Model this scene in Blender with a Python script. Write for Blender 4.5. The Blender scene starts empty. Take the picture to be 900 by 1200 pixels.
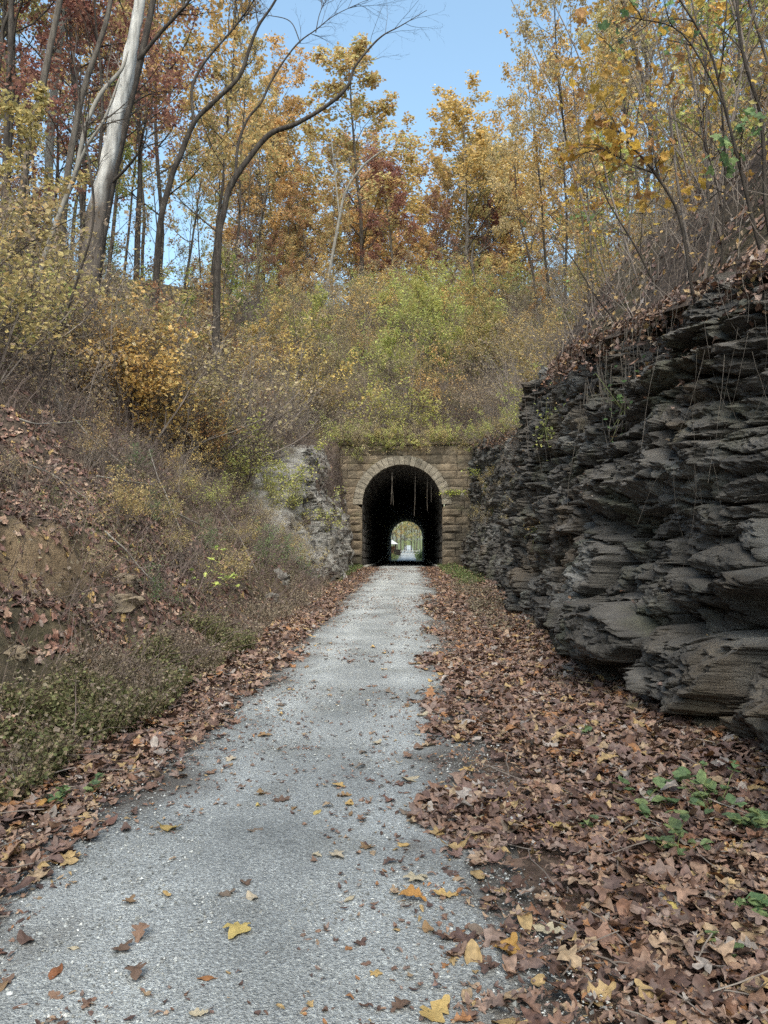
import bpy, math, random
import numpy as np
PI = math.pi
SC = bpy.context.scene
COL = SC.collection
rs = np.random.RandomState(7)
random.seed(7)

# ------------------------------------------------------------------ noise
def _h(ix, iy, iz, seed):
    n = (ix.astype(np.int64)*374761393 + iy.astype(np.int64)*668265263 + iz.astype(np.int64)*2147483647 + seed*974711) & 0xffffffff
    n = ((n ^ (n >> 13))*1274126177) & 0xffffffff
    n = ((n ^ (n >> 16))*2246822519) & 0xffffffff
    return ((n ^ (n >> 15)) & 0xffffff)/float(0xffffff)
def vn(x, y, z=0.0, seed=0):
    x, y, z = np.broadcast_arrays(np.asarray(x, float), np.asarray(y, float), np.asarray(z, float))
    ix, iy, iz = np.floor(x), np.floor(y), np.floor(z)
    fx, fy, fz = x-ix, y-iy, z-iz
    fx, fy, fz = [f*f*(3-2*f) for f in (fx, fy, fz)]
    r = 0
    for a in (0, 1):
        for b in (0, 1):
            for c in (0, 1):
                w = (fx if a else 1-fx)*(fy if b else 1-fy)*(fz if c else 1-fz)
                r = r + w*_h(ix+a, iy+b, iz+c, seed)
    return r*2-1
def fbm(x, y, z=0.0, seed=0, o=4, g=.5):
    r, a, f = 0, 1, 1
    for k in range(o):
        r = r + a*vn(np.asarray(x)*f, np.asarray(y)*f, np.asarray(z)*f, seed+k*17)
        a *= g; f *= 2.03
    return r
def ss(a, b, x):
    t = np.clip((np.asarray(x, float)-a)/(b-a), 0, 1)
    return t*t*(3-2*t)

# ------------------------------------------------------------------ camera
CAM = np.array([0, 0, 1.6]); PITCH = math.atan(32/900); YAW = math.atan(30/900)
cam_d = bpy.data.cameras.new('camera'); cam = bpy.data.objects.new('camera', cam_d); COL.objects.link(cam)
cam.location = CAM; cam.rotation_euler = (PI/2+PITCH, 0, YAW)
cam_d.sensor_fit = 'VERTICAL'; cam_d.sensor_height = 36; cam_d.lens = 27; cam_d.clip_end = 6000; cam_d.clip_start = .05
SC.camera = cam
def P(X, Y, d):
    """world point seen at photo position X, Y (900x1200) at distance d along the path"""
    v = np.array([(X-450)/900., 1.0, -(Y-600)/900.])
    c, s = math.cos(PITCH), math.sin(PITCH)
    v = np.array([v[0], v[1]*c - v[2]*s, v[1]*s + v[2]*c])
    c, s = math.cos(YAW), math.sin(YAW)
    v = np.array([v[0]*c - v[1]*s, v[0]*s + v[1]*c, v[2]])
    return CAM + v*(d/v[1])

# ------------------------------------------------------------------ terrain functions
def G(y): return np.interp(y, [-4000, 44, 114, 4000], [0, 0, -1.6, -1.6])
def bl(y): return np.interp(y, [-60, 4, 10, 20, 28, 44, 60], [-2.5, -2.45, -2.4, -2.5, -3.0, -3.35, -3.35])
def br(y): return np.interp(y, [-60, -12, 3, 5.4, 8.6, 13, 17, 21, 30, 44.6], [2.9, 2.9, 2.7, 2.45, 2.1, 2.35, 2.5, 2.75, 3.0, 3.25])
def xt(y): return np.interp(y, [-60, 3, 8, 13, 16.5, 18.2, 24, 34, 40, 44.6], [3.7, 3.6, 3.3, 3.0, 2.9, 4.1, 4.4, 4.3, 3.9, 3.6])
def zt(y): return np.interp(y, [-60, 3, 8, 12, 17, 18.5, 24, 34, 44.6], [3.8, 3.7, 4.2, 4.7, 5.2, 5.0, 5.3, 6.2, 7.2])
def left(x, y, rough=True):
    x, y = np.broadcast_arrays(np.asarray(x, float), np.asarray(y, float))
    dx = np.maximum(0, bl(y)-x)
    z = np.interp(dx, [0, .5, 1.5, 4, 6, 9, 15, 25, 40, 60, 200], [0, .28, 1.05, 3.3, 4.9, 6.9, 11, 17.5, 23, 26, 27])
    z = z*(1+.28*ss(18, 40, y)*ss(0, 3, dx))
    oc = 3.4*ss(25, 33, y+1.2*vn(x*.5, y*.7, 0, 5))*np.clip(dx/.8, 0, 1)**.7*(1-ss(2, 9, dx))
    z = z + oc
    z = np.maximum(z, 7.0*ss(33, 43.5, y)*np.clip(dx/.75, 0, 1)**.8)
    # little scarp of bare earth
    u = dx-1.75-.25*vn(y*.9, 3.1, 0, 9)
    m = ss(7.2, 8.0, y)*(1-ss(9.6, 10.5, y))
    z = z + m*(.30*ss(-.05, .12, u)*(1-ss(.3, 1.3, u)) - .12*(1-ss(-.05, .1, u))*ss(-.7, -.1, u))
    if rough:
        a = ss(0, 1.0, dx)
        z = z + a*(.34*fbm(x*.45, y*.45, 0, 11, 3) + .13*fbm(x*1.7, y*1.7, 0, 12, 5) - .16*np.maximum(0, fbm(x*1.1+y*.3, y*.8, 0, 13, 3)-.1)*2)*(1+.8*ss(20, 80, dx))
        rk = ss(26, 31, y)*(1-ss(1.2, 3.5, dx))*ss(0, .25, dx)
        z = z + rk*.35*(np.abs(fbm(x*1.3, y*1.3, z*1.1, 31, 4))-.25)
    return z + G(y)
def right(x, y, rough=True):
    x, y = np.broadcast_arrays(np.asarray(x, float), np.asarray(y, float))
    u = x-xt(y)
    z = zt(y) + np.interp(u, [-1, 0, 1.6, 3, 8, 20, 40, 60, 200], [-.05, 0, 2.15, 3.6, 7.4, 15, 22, 25, 27])*(1+.15*ss(20, 44, y))
    if rough:
        z = z + ss(0, .6, u)*(.22*fbm(x*.5, y*.5, 0, 41, 3) + .07*fbm(x*2, y*2, 0, 42, 3))
    return z
def back(x, y, rough=True):
    x, y = np.broadcast_arrays(np.asarray(x, float), np.asarray(y, float))
    c = np.interp(y, [44, 44.6, 47, 60, 70, 79, 92, 113, 114.6, 135], [6.9, 6.9, 8.3, 17.4, 23.2, 25.5, 24, 7.5, 6.5, -3])
    sl = left(x, np.full_like(x, 44.6), False); sr = right(np.maximum(x, 3.6), np.full_like(x, 44.6), False)
    s = np.where(x < -3.4, sl, np.where(x > 3.6, sr, 6.9))
    s = s*(1-ss(108, 135, y)) - 3*ss(108, 135, y)
    c = c + 3.0*ss(8, 30, np.abs(x))*ss(60, 75, y)*(1-ss(95, 115, y))
    k = 1.2; h = np.maximum(k-np.abs(c-s), 0)/k
    z = np.maximum(c, s)+h*h*k*.25
    if rough:
        z = z + ss(44.6, 47, y)*(.35*fbm(x*.3, y*.3, 0, 51, 3)+.1*fbm(x*1.2, y*1.2, 0, 52, 3))
    return z
def hill(x, y):
    x, y = np.broadcast_arrays(np.asarray(x, float), np.asarray(y, float))
    z = np.where(x < 0, left(x, y), right(x, y))
    return np.where(y >= 44.6, back(x, y), z)
def floorz(x, y):
    x, y = np.broadcast_arrays(np.asarray(x, float), np.asarray(y, float))
    m = 1-ss(40, 44, y)
    return G(y) + m*(.14*ss(.7, 2.6, x) + .05*ss(1.9, 2.5, -x) + .025*fbm(x*.8, y*.8, 0, 61, 3)*ss(.5, 1.2, np.abs(x+.7)))

# ------------------------------------------------------------------ mesh helpers
def mk(name, V, F=(), mat=None, parent=None, smooth=False, attrs=None):
    """F: list of (M,k) index arrays"""
    me = bpy.data.meshes.new(name)
    V = np.ascontiguousarray(V, dtype=np.float32)
    F = [np.asarray(f, dtype=np.int32) for f in F if len(f)]
    me.vertices.add(len(V)); me.vertices.foreach_set('co', V.ravel())
    loops = np.concatenate([f.ravel() for f in F])
    tot = np.concatenate([np.full(len(f), f.shape[1], np.int32) for f in F])
    st = np.concatenate([[0], np.cumsum(tot)[:-1]]).astype(np.int32)
    me.loops.add(len(loops)); me.loops.foreach_set('vertex_index', loops)
    me.polygons.add(len(tot)); me.polygons.foreach_set('loop_start', st); me.polygons.foreach_set('loop_total', tot)
    me.polygons.foreach_set('use_smooth', np.full(len(tot), smooth))
    if attrs:
        for k, a in attrs.items():
            at = me.attributes.new(k, 'FLOAT', 'POINT'); at.data.foreach_set('value', np.asarray(a, np.float32).ravel())
    me.update(calc_edges=True)
    if mat: me.materials.append(mat)
    o = bpy.data.objects.new(name, me); COL.objects.link(o)
    if parent: o.parent = parent
    return o
def gridf(nr, nc, keep=None, flip=False):
    i = np.arange(nr-1)[:, None]*nc + np.arange(nc-1)[None, :]
    q = np.stack([i, i+1, i+nc+1, i+nc], -1)
    if flip: q = q[..., ::-1]
    if keep is not None: q = q[keep]
    return q.reshape(-1, 4)
def tag(o, label=None, cat=None, group=None, kind=None):
    if label: o['label'] = label
    if cat: o['category'] = cat
    if group: o['group'] = group
    if kind: o['kind'] = kind
    return o
def empty(name, loc, label, cat, group=None, rz=0.0):
    o = bpy.data.objects.new(name, None); COL.objects.link(o); o.location = loc; o.rotation_euler = (0, 0, rz); o.empty_display_size = .2
    return tag(o, label, cat, group)
def copy_tree(o, loc, rz=0., sc=1., label=None, group=None, parent=None, tilt=(0, 0)):
    c = o.copy(); COL.objects.link(c)
    if parent is None:
        c.location = loc; c.rotation_euler = (tilt[0], tilt[1], rz); c.scale = sc if hasattr(sc, '__len__') else (sc,)*3
        if label: c['label'] = label
        if group: c['group'] = group
    else: c.parent = parent
    for ch in KIDS.get(o.name, []): copy_tree(ch, None, parent=c)
    return c
KIDS = {}

def segs_mesh(S, k=3):
    """S: array (N,8): p0 p1 r0 r1 -> tube verts, quads"""
    S = np.asarray(S, float); N = len(S)
    p0, p1, r0, r1 = S[:, :3], S[:, 3:6], S[:, 6], S[:, 7]
    d = p1-p0; d /= np.linalg.norm(d, axis=1)[:, None]+1e-9
    a = np.where(np.abs(d[:, 2:3]) < .8, np.array([[0, 0, 1.]]), np.array([[1., 0, 0]]))
    u = np.cross(d, a); u /= np.linalg.norm(u, axis=1)[:, None]; w = np.cross(d, u)
    th = np.arange(k)*2*PI/k
    ring = np.cos(th)[None, :, None]*u[:, None, :] + np.sin(th)[None, :, None]*w[:, None, :]
    V = np.concatenate([p0[:, None]+ring*r0[:, None, None], p1[:, None]+ring*r1[:, None, None]], 1)
    b = (np.arange(N)*2*k)[:, None]; i = np.arange(k)[None, :]; j = (i+1) % k
    F = np.stack([b+i, b+j, b+k+j, b+k+i], -1)
    return V.reshape(-1, 3), F.reshape(-1, 4)
def tube_mesh(pts, rad, k=10, nper=6, rough=.0, seed=0, cap=True):
    """continuous tube along a Catmull-Rom through pts"""
    pts = np.asarray(pts, float); rad = np.asarray(rad, float)
    q = np.vstack([2*pts[0]-pts[1], pts, 2*pts[-1]-pts[-2]])
    out, ro = [], []
    for i in range(len(pts)-1):
        a, b, c, d = q[i], q[i+1], q[i+2], q[i+3]
        for t in np.arange(nper)/nper:
            out.append(.5*((2*b)+(-a+c)*t+(2*a-5*b+4*c-d)*t*t+(-a+3*b-3*c+d)*t**3)); ro.append(rad[i]*(1-t)+rad[i+1]*t)
    out.append(pts[-1]); ro.append(rad[-1]); C = np.array(out); R = np.array(ro); n = len(C)
    T = np.gradient(C, axis=0); T /= np.linalg.norm(T, axis=1)[:, None]
    ref = np.array([1., 0, 0]) if abs(T[0, 2]) > .5 else np.array([0, 0, 1.])
    U = np.cross(T, ref); U /= np.linalg.norm(U, axis=1)[:, None]; W = np.cross(T, U)
    th = np.arange(k)*2*PI/k
    ring = np.cos(th)[None, :, None]*U[:, None]+np.sin(th)[None, :, None]*W[:, None]
    nz = 1+rough*fbm(np.cos(th)[None, :]*1.6+seed, np.sin(th)[None, :]*1.6, (np.arange(n)*.35)[:, None], seed, 3)
    V = C[:, None]+ring*(R[:, None]*nz)[..., None]
    i = np.arange(n-1)[:, None]*k; j = np.arange(k)[None, :]; jn = (j+1) % k
    F = np.stack([i+j, i+jn, i+k+jn, i+k+j], -1).reshape(-1, 4)
    V = V.reshape(-1, 3); tr = []
    if cap:
        V = np.vstack([V, C[-1]+T[-1]*R[-1]*.5]); m = len(V)-1; e = (n-1)*k
        tr = np.stack([e+np.arange(k), e+(np.arange(k)+1) % k, np.full(k, m)], -1)
    return V, F, tr, C
class Acc:
    def __init__(s): s.V = []; s.F = {}; s.n = 0
    def add(s, V, *Fs):
        for F in Fs:
            F = np.asarray(F)
            if len(F): s.F.setdefault(F.shape[1], []).append(F+s.n)
        s.V.append(np.asarray(V, float)); s.n += len(V)
    def build(s, name, mat, parent=None, smooth=False):
        return mk(name, np.vstack(s.V), [np.vstack(f) for f in s.F.values()], mat, parent, smooth)

# small folded leaves
def leaves_mesh(C, size, rng, flat=.35, droop=.25):
    C = np.asarray(C, float); N = len(C)
    size = np.broadcast_to(size, (N,))*rng.uniform(.6, 1.25, N)
    a = rng.normal(size=(N, 3)); a[:, 2] = a[:, 2]*.6-droop; a /= np.linalg.norm(a, axis=1)[:, None]
    n = rng.normal(size=(N, 3)); n[:, 2] = np.abs(n[:, 2])+flat*2
    s = np.cross(a, n); s /= np.linalg.norm(s, axis=1)[:, None]; n = np.cross(s, a)
    L = size[:, None]; w = L*rng.uniform(.28, .48, (N, 1)); f = L*rng.uniform(-.05, .18, (N, 1))
    V = np.stack([C, C+a*L*.5+s*w+n*f, C+a*L, C+a*L*.45-s*w+n*f], 1).reshape(-1, 3)
    F = (np.arange(N)*4)[:, None]+np.arange(4)[None]
    return V, F
# outlines of big leaves, as grids: centre, mid ring, outer ring
def outline(kind, n, rng):
    th = np.arange(n)*2*PI/n
    if kind == 'maple':
        r = .50+.50*np.abs(np.cos(2.5*(th-PI/2)))**(1.0+.5*rng.rand())
        r *= (.80+.2*np.cos(th-PI/2)); r *= 1-.45*np.exp(-((th-1.5*PI)/.35)**2)
        r *= 1+(.09*np.sin(th*12+rng.uniform(0, 6)) if n > 24 else 0)+.08*np.sin(th*2+rng.uniform(0, 6))
        return np.stack([r*np.cos(th), r*np.sin(th)], -1)*.62
    t = (1-np.cos(th))/2
    if kind == 'oak':
        w = .33*np.sin(PI*np.clip(t, 0, 1))**.75*(1+.42*np.sin(2*PI*3.4*t+1.0))*np.where(t > .55, 1.15, .85)
    else:
        w = rng.uniform(.24, .36)*np.sin(PI*t**.85)**.9
    return np.stack([w*np.sign(np.sin(th)), (t-.5)*1.25], -1)
def leaf_protos(n, count, rng, kinds=('maple', 'oak', 'oak', 'oval', 'maple', 'oval')):
    out = []
    for i in range(count):
        o = outline(kinds[i % len(kinds)], n, rng)
        out.append(np.vstack([[0, 0], o*.52, o]))
    j = np.arange(n); jn = (j+1) % n
    tri = np.stack([np.zeros(n, int), 1+j, 1+jn], -1)
    qd = np.stack([1+j, 1+n+j, 1+n+jn, 1+jn], -1)
    return out, tri, qd
def big_leaves(C, size, rng, protos, tilt=.35, grad=None, curl=.6, normal=None):
    pr, tri, qd = protos; N = len(C); C = np.asarray(C, float)
    size = np.broadcast_to(size, (N,))
    acc = Acc(); pick = rng.randint(0, len(pr), N)
    for k in range(len(pr)):
        m = np.where(pick == k)[0]
        if not len(m): continue
        B = pr[k]; M = len(m); x = np.broadcast_to(B[:, 0], (M, len(B))); y = np.broadcast_to(B[:, 1], (M, len(B)))
        k1 = rng.normal(0, curl, (M, 1))+curl*.5; k2 = rng.normal(0, curl, (M, 1)); ph = rng.uniform(0, 6, (M, 2))
        z = k1*x*x+k2*y*y+.07*np.sin(9*x+ph[:, :1])*np.cos(8*y+ph[:, 1:])+.12*np.abs(x)
        q = np.stack([x, y, z], -1)*size[m][:, None, None]
        q[..., :2] *= (1-.15*np.minimum(1, np.abs(k1)))[..., None]
        if normal is None:
            ax = rng.uniform(0, 2*PI, M); ti = rng.normal(0, tilt, M)
        else:
            ax = rng.uniform(0, 2*PI, M); ti = rng.uniform(.2, 2.2, M)
        u = np.stack([np.cos(ax), np.sin(ax), 0*ax], -1)
        yaw = rng.uniform(0, 2*PI, M); c, s = np.cos(yaw)[:, None], np.sin(yaw)[:, None]
        q = np.stack([q[..., 0]*c-q[..., 1]*s, q[..., 0]*s+q[..., 1]*c, q[..., 2]], -1)
        ct, st = np.cos(ti)[:, None, None], np.sin(ti)[:, None, None]; U = u[:, None, :]
        q = q*ct+np.cross(np.broadcast_to(U, q.shape), q)*st+U*(np.sum(U*q, -1, keepdims=True))*(1-ct)
        if grad is not None:
            gm = grad[m]; gn = np.linalg.norm(gm, axis=1)[:, None]+1e-6; gd = gm/gn; al = q[..., 0]*gd[:, :1]+q[..., 1]*gd[:, 1:]
            al2 = al*(1/np.sqrt(1+gn**2)-1); q[..., 0] += al2*gd[:, :1]; q[..., 1] += al2*gd[:, 1:]
            q[..., 2] += q[..., 0]*grad[m, 0][:, None]+q[..., 1]*grad[m, 1][:, None]
        low = q[..., 2].min(1)
        if normal is None and grad is None: q[..., 2] -= (low*.75)[:, None]
        q += C[m][:, None]
        b = (np.arange(M)*len(B))[:, None, None]
        acc.add(q.reshape(-1, 3), (tri[None]+b).reshape(-1, 3), (qd[None]+b).reshape(-1, 4))
    return acc

# ------------------------------------------------------------------ materials
def nt(name):
    m = bpy.data.materials.new(name); m.use_nodes = True; t = m.node_tree; t.nodes.clear()
    return m, t
def N(t, typ, **kw):
    n = t.nodes.new(typ)
    for k, v in kw.items():
        if k.startswith('i_'): n.inputs[k[2:].replace('_', ' ')].default_value = v
        elif k.startswith('n_'): n.inputs[int(k[2:])].default_value = v
        else: setattr(n, k, v)
    return n
def ramp(t, stops, interp='LINEAR'):
    r = t.nodes.new('ShaderNodeValToRGB'); cr = r.color_ramp; cr.interpolation = interp
    while len(cr.elements) > 1: cr.elements.remove(cr.elements[-1])
    cr.elements[0].position = stops[0][0]; cr.elements[0].color = (*stops[0][1], 1)
    for p, c in stops[1:]:
        e = cr.elements.new(p); e.color = (*c, 1)
    return r
def leafmat(name, cols, trans=.3, by='island', rough=.6, jitter=.25, gloss=.25):
    m, t = nt(name); L = t.links.new
    g = N(t, 'ShaderNodeNewGeometry'); oi = N(t, 'ShaderNodeObjectInfo')
    n = len(cols); r = ramp(t, [(i/n, c) for i, c in enumerate(cols)], 'CONSTANT')
    if by == 'island': L(g.outputs['Random Per Island'], r.inputs[0])
    else: L(oi.outputs['Random'], r.inputs[0])
    hs = N(t, 'ShaderNodeHueSaturation')
    mu = N(t, 'ShaderNodeMath', operation='MULTIPLY', n_1=7.31); fr = N(t, 'ShaderNodeMath', operation='FRACT')
    L(g.outputs['Random Per Island'], mu.inputs[0]); L(mu.outputs[0], fr.inputs[0])
    mr = N(t, 'ShaderNodeMapRange', n_3=1-jitter, n_4=1+jitter); L(fr.outputs[0], mr.inputs[0]); L(mr.outputs[0], hs.inputs['Value'])
    mr2 = N(t, 'ShaderNodeMapRange', n_3=.485, n_4=.515); L(oi.outputs['Random'], mr2.inputs[0]); L(mr2.outputs[0], hs.inputs['Hue'])
    no = N(t, 'ShaderNodeTexNoise', i_Scale=42., i_Detail=4.); mr3 = N(t, 'ShaderNodeMapRange', n_1=.25, n_2=.75, n_3=.55, n_4=1.40); L(no.outputs[0], mr3.inputs[0])
    tc = N(t, 'ShaderNodeTexCoord'); L(tc.outputs['Object'], no.inputs['Vector'])
    mx = N(t, 'ShaderNodeMix', data_type='RGBA', blend_type='MULTIPLY'); mx.inputs[0].default_value = 1
    L(r.outputs[0], hs.inputs['Color']); L(hs.outputs[0], mx.inputs[6]); L(mr3.outputs[0], mx.inputs[7])
    d = N(t, 'ShaderNodeBsdfPrincipled', i_Roughness=rough); d.inputs['Specular IOR Level'].default_value = gloss
    L(mx.outputs[2], d.inputs['Base Color'])
    o = N(t, 'ShaderNodeOutputMaterial')
    if trans > 0:
        tr = N(t, 'ShaderNodeBsdfTranslucent'); L(mx.outputs[2], tr.inputs[0])
        ms = N(t, 'ShaderNodeMixShader', n_0=trans); L(d.outputs[0], ms.inputs[1]); L(tr.outputs[0], ms.inputs[2]); L(ms.outputs[0], o.inputs[0])
    else: L(d.outputs[0], o.inputs[0])
    return m
def surf(name, layers, rough=.9, bump=(), spec=.2, island=0.0, attr=None):
    """layers: list of (scale, detail, stops, factor) mixed one over the other; bump: (scale, strength, dist, kind)"""
    m, t = nt(name); L = t.links.new
    tc = N(t, 'ShaderNodeTexCoord'); col = None
    for (sc, det, stops, fac) in layers:
        vec = tc.outputs['Object']
        if hasattr(sc, '__len__'):
            mp = N(t, 'ShaderNodeMapping'); mp.inputs['Scale'].default_value = sc; L(vec, mp.inputs[0]); vec = mp.outputs[0]; s_ = 1.
        else: s_ = sc
        no = N(t, 'ShaderNodeTexNoise', i_Scale=s_, i_Detail=det, i_Roughness=.62); L(vec, no.inputs['Vector'])
        r = ramp(t, stops); L(no.outputs[0], r.inputs[0])
        if col is None: col = r.outputs[0]
        else:
            mx = N(t, 'ShaderNodeMix', data_type='RGBA'); L(col, mx.inputs[6]); L(r.outputs[0], mx.inputs[7])
            if isinstance(fac, tuple):
                n2 = N(t, 'ShaderNodeTexNoise', i_Scale=fac[0], i_Detail=4.); mr = N(t, 'ShaderNodeMapRange', n_1=fac[1], n_2=fac[2], n_3=0., n_4=fac[3]); L(tc.outputs['Object'], n2.inputs['Vector']); L(n2.outputs[0], mr.inputs[0]); L(mr.outputs[0], mx.inputs[0])
            elif isinstance(fac, str):
                at = N(t, 'ShaderNodeAttribute', attribute_name=fac); L(at.outputs['Fac'], mx.inputs[0])
            else: mx.inputs[0].default_value = fac
            col = mx.outputs[2]
    if island:
        g = N(t, 'ShaderNodeNewGeometry'); mr = N(t, 'ShaderNodeMapRange', n_3=1-island, n_4=1+island*.6); L(g.outputs['Random Per Island'], mr.inputs[0])
        mx = N(t, 'ShaderNodeMix', data_type='RGBA', blend_type='MULTIPLY'); mx.inputs[0].default_value = 1; L(col, mx.inputs[6]); L(mr.outputs[0], mx.inputs[7]); col = mx.outputs[2]
    b = N(t, 'ShaderNodeBsdfPrincipled', i_Roughness=rough); b.inputs['Specular IOR Level'].default_value = spec
    L(col, b.inputs['Base Color']); nrm = None
    for (sc, st, di, kd) in bump:
        vec = tc.outputs['Object']
        if hasattr(sc, '__len__'):
            mp = N(t, 'ShaderNodeMapping'); mp.inputs['Scale'].default_value = sc; L(vec, mp.inputs[0]); vec = mp.outputs[0]; s_ = 1.
        else: s_ = sc
        if kd == 'noise': x = N(t, 'ShaderNodeTexNoise', i_Scale=s_, i_Detail=6., i_Roughness=.65); ov = x.outputs[0]
        else: x = N(t, 'ShaderNodeTexVoronoi', i_Scale=s_); ov = x.outputs['Distance']
        L(vec, x.inputs['Vector'])
        bp = N(t, 'ShaderNodeBump', i_Strength=st, i_Distance=di); L(ov, bp.inputs['Height'])
        if nrm: L(nrm, bp.inputs['Normal'])
        nrm = bp.outputs[0]
    if nrm: L(nrm, b.inputs['Normal'])
    o = N(t, 'ShaderNodeOutputMaterial'); L(b.outputs[0], o.inputs[0])
    return m

M = {}
M['soil'] = surf('soil_and_rotting_leaves', [
    (9., 8., [(.3, (.026, .02, .016)), (.5, (.062, .046, .036)), (.62, (.115, .085, .065)), (.75, (.17, .13, .10))], 0),
    (3., 6., [(.3, (.05, .045, .025)), (.7, (.10, .09, .045))], (.35, .5, .62, .5)),
    (5., 8., [(.3, (.20, .14, .085)), (.7, (.33, .24, .15))], 'bare')],
    bump=((14., .9, .05, 'noise'), (55., .7, .015, 'noise')))
M['ground'] = surf('litter_ground', [
    (12., 8., [(.3, (.04, .027, .02)), (.5, (.09, .062, .048)), (.66, (.16, .115, .085))], 0),
    (2., 6., [(.3, (.06, .08, .02)), (.7, (.13, .15, .05))], 'grassy')],
    bump=((20., .8, .03, 'noise'),))
M['rock'] = surf('dark_bedded_rock', [
    ((1.2, 1.2, 5.), 8., [(.28, (.030, .027, .024)), (.5, (.073, .066, .058)), (.72, (.145, .132, .118))], 0),
    (2.2, 8., [(.3, (.17, .17, .16)), (.7, (.30, .295, .28))], (.8, .54, .68, .6)),
    (7., 6., [(.3, (.06, .065, .04)), (.7, (.12, .12, .075))], (1.3, .54, .66, .5)),
    (5., 6., [(.4, (.095, .068, .042)), (.7, (.15, .11, .07))], (.7, .52, .66, .55))],
    rough=.78, spec=.35, bump=(((3., 3., 22.), .75, .06, 'noise'), (18., .7, .04, 'noise'), (70., .5, .012, 'noise')))
M['palerock'] = surf('pale_weathered_rock', [
    ((2.2, 2.2, 1.6), 8., [(.3, (.07, .066, .06)), (.45, (.19, .18, .165)), (.7, (.34, .33, .305))], 0),
    (3., 6., [(.3, (.06, .05, .035)), (.7, (.13, .11, .08))], (1.1, .5, .6, .75))],
    rough=.85, bump=((6., .8, .12, 'noise'), (26., .7, .03, 'noise')))
M['stone'] = surf('weathered_sandstone', [
    (2.4, 8., [(.3, (.12, .092, .064)), (.5, (.22, .172, .12)), (.7, (.31, .25, .18))], 0),
    (1.1, 6., [(.3, (.055, .05, .042)), (.7, (.14, .12, .095))], (.42, .46, .6, .8)),
    ((5., 5., .45), 5., [(.3, (.035, .032, .027)), (.7, (.10, .09, .07))], (.7, .48, .62, .7)),
    ((6., 6., .7), 4., [(.3, (.5, .48, .43)), (.7, (.6, .58, .54))], (.9, .66, .75, .6)),
    (8., 6., [(.3, (.10, .10, .05)), (.7, (.16, .15, .08))], (.8, .58, .68, .5))],
    rough=.9, island=.32, bump=((7., .6, .06, 'noise'), (36., .6, .015, 'noise')))
M['ringstone'] = surf('pale_arch_stone', [
    (3., 8., [(.3, (.19, .165, .13)), (.7, (.34, .30, .24))], 0),
    (1.5, 6., [(.3, (.12, .10, .075)), (.7, (.2, .17, .13))], (.6, .52, .66, .6))],
    rough=.9, island=.25, bump=((9., .5, .05, 'noise'), (36., .5, .012, 'noise')))
M['mortar'] = surf('mortar', [(6., 5., [(.3, (.04, .036, .03)), (.7, (.09, .08, .066))], 0)], bump=((30., .5, .02, 'noise'),))
M['sooty'] = surf('sooty_tunnel_stone', [
    (2., 8., [(.3, (.07, .064, .058)), (.7, (.18, .165, .15))], 0),
    (5., 4., [(.3, (.12, .11, .10)), (.7, (.2, .19, .17))], (1.2, .64, .72, .35))],
    bump=((9., .6, .05, 'noise'), (40., .4, .01, 'noise')))
M['concrete'] = surf('pale_kerb_concrete', [(4., 6., [(.3, (.22, .21, .19)), (.7, (.36, .35, .32))], 0)], bump=((30., .3, .01, 'noise'),))
M['bark'] = surf('grey_brown_bark', [
    ((9., 9., 2.2), 7., [(.3, (.045, .037, .031)), (.5, (.105, .088, .074)), (.7, (.17, .15, .128))], 0)],
    bump=(((26., 26., 4.), .9, .03, 'noise'),))
M['darkbark'] = surf('dark_wet_bark', [
    ((9., 9., 2.2), 7., [(.3, (.022, .018, .016)), (.5, (.055, .045, .038)), (.7, (.10, .085, .072))], 0)],
    bump=(((26., 26., 4.), .9, .03, 'noise'),))
M['deadwood'] = surf('bleached_dead_wood', [
    ((7., 7., .9), 8., [(.3, (.16, .15, .14)), (.45, (.36, .345, .325)), (.7, (.56, .54, .515))], 0),
    ((5., 5., 1.2), 6., [(.3, (.07, .055, .045)), (.7, (.15, .12, .10))], 'bark')],
    rough=.8, bump=(((24., 24., 2.), .9, .03, 'noise'),))
M['palebark'] = surf('pale_smooth_bark', [((6., 6., 2.), 6., [(.3, (.14, .125, .105)), (.7, (.30, .28, .25))], 0)], bump=(((20., 20., 5.), .4, .01, 'noise'),))
M['twig'] = surf('grey_brown_twigs', [(1.3, 3., [(.3, (.10, .08, .067)), (.5, (.18, .15, .13)), (.7, (.27, .235, .205))], 0)])
M['redtwig'] = surf('reddish_brown_twigs', [(1.3, 3., [(.3, (.07, .052, .045)), (.7, (.17, .13, .115))], 0)])
M['root'] = surf('hanging_root_skin', [(3., 3., [(.3, (.08, .068, .057)), (.7, (.19, .165, .14))], 0)])
M['greenstem'] = surf('green_plant_stem', [(3., 3., [(.3, (.09, .11, .04)), (.7, (.16, .17, .07))], 0)])
BR = [(.115, .072, .054), (.16, .105, .08), (.20, .135, .10), (.085, .056, .047), (.26, .18, .13), (.14, .095, .083), (.105, .067, .055), (.23, .165, .13),
      (.18, .115, .085), (.12, .08, .07), (.33, .25, .18), (.155, .10, .072), (.22, .15, .115), (.095, .062, .052), (.19, .145, .125), (.15, .085, .055)]
BR = [(1.10*c[0], 1.02*c[1], .95*c[2]) for c in BR]
M['litter'] = leafmat('brown_leaf_litter', BR*1+[(.36, .26, .16), (.28, .14, .06), (.27, .23, .20), (.40, .28, .13), (.16, .11, .09), (.21, .15, .12), (.13, .085, .07)], trans=.06, rough=.55, gloss=.35)
M['bankleaf'] = leafmat('bank_leaf_litter', [(.85*c[0], .84*c[1], .84*c[2]) for c in BR]+[(.33, .25, .18), (.24, .19, .155), (.30, .22, .08), (.20, .13, .10)], trans=.05, rough=.65)
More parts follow.
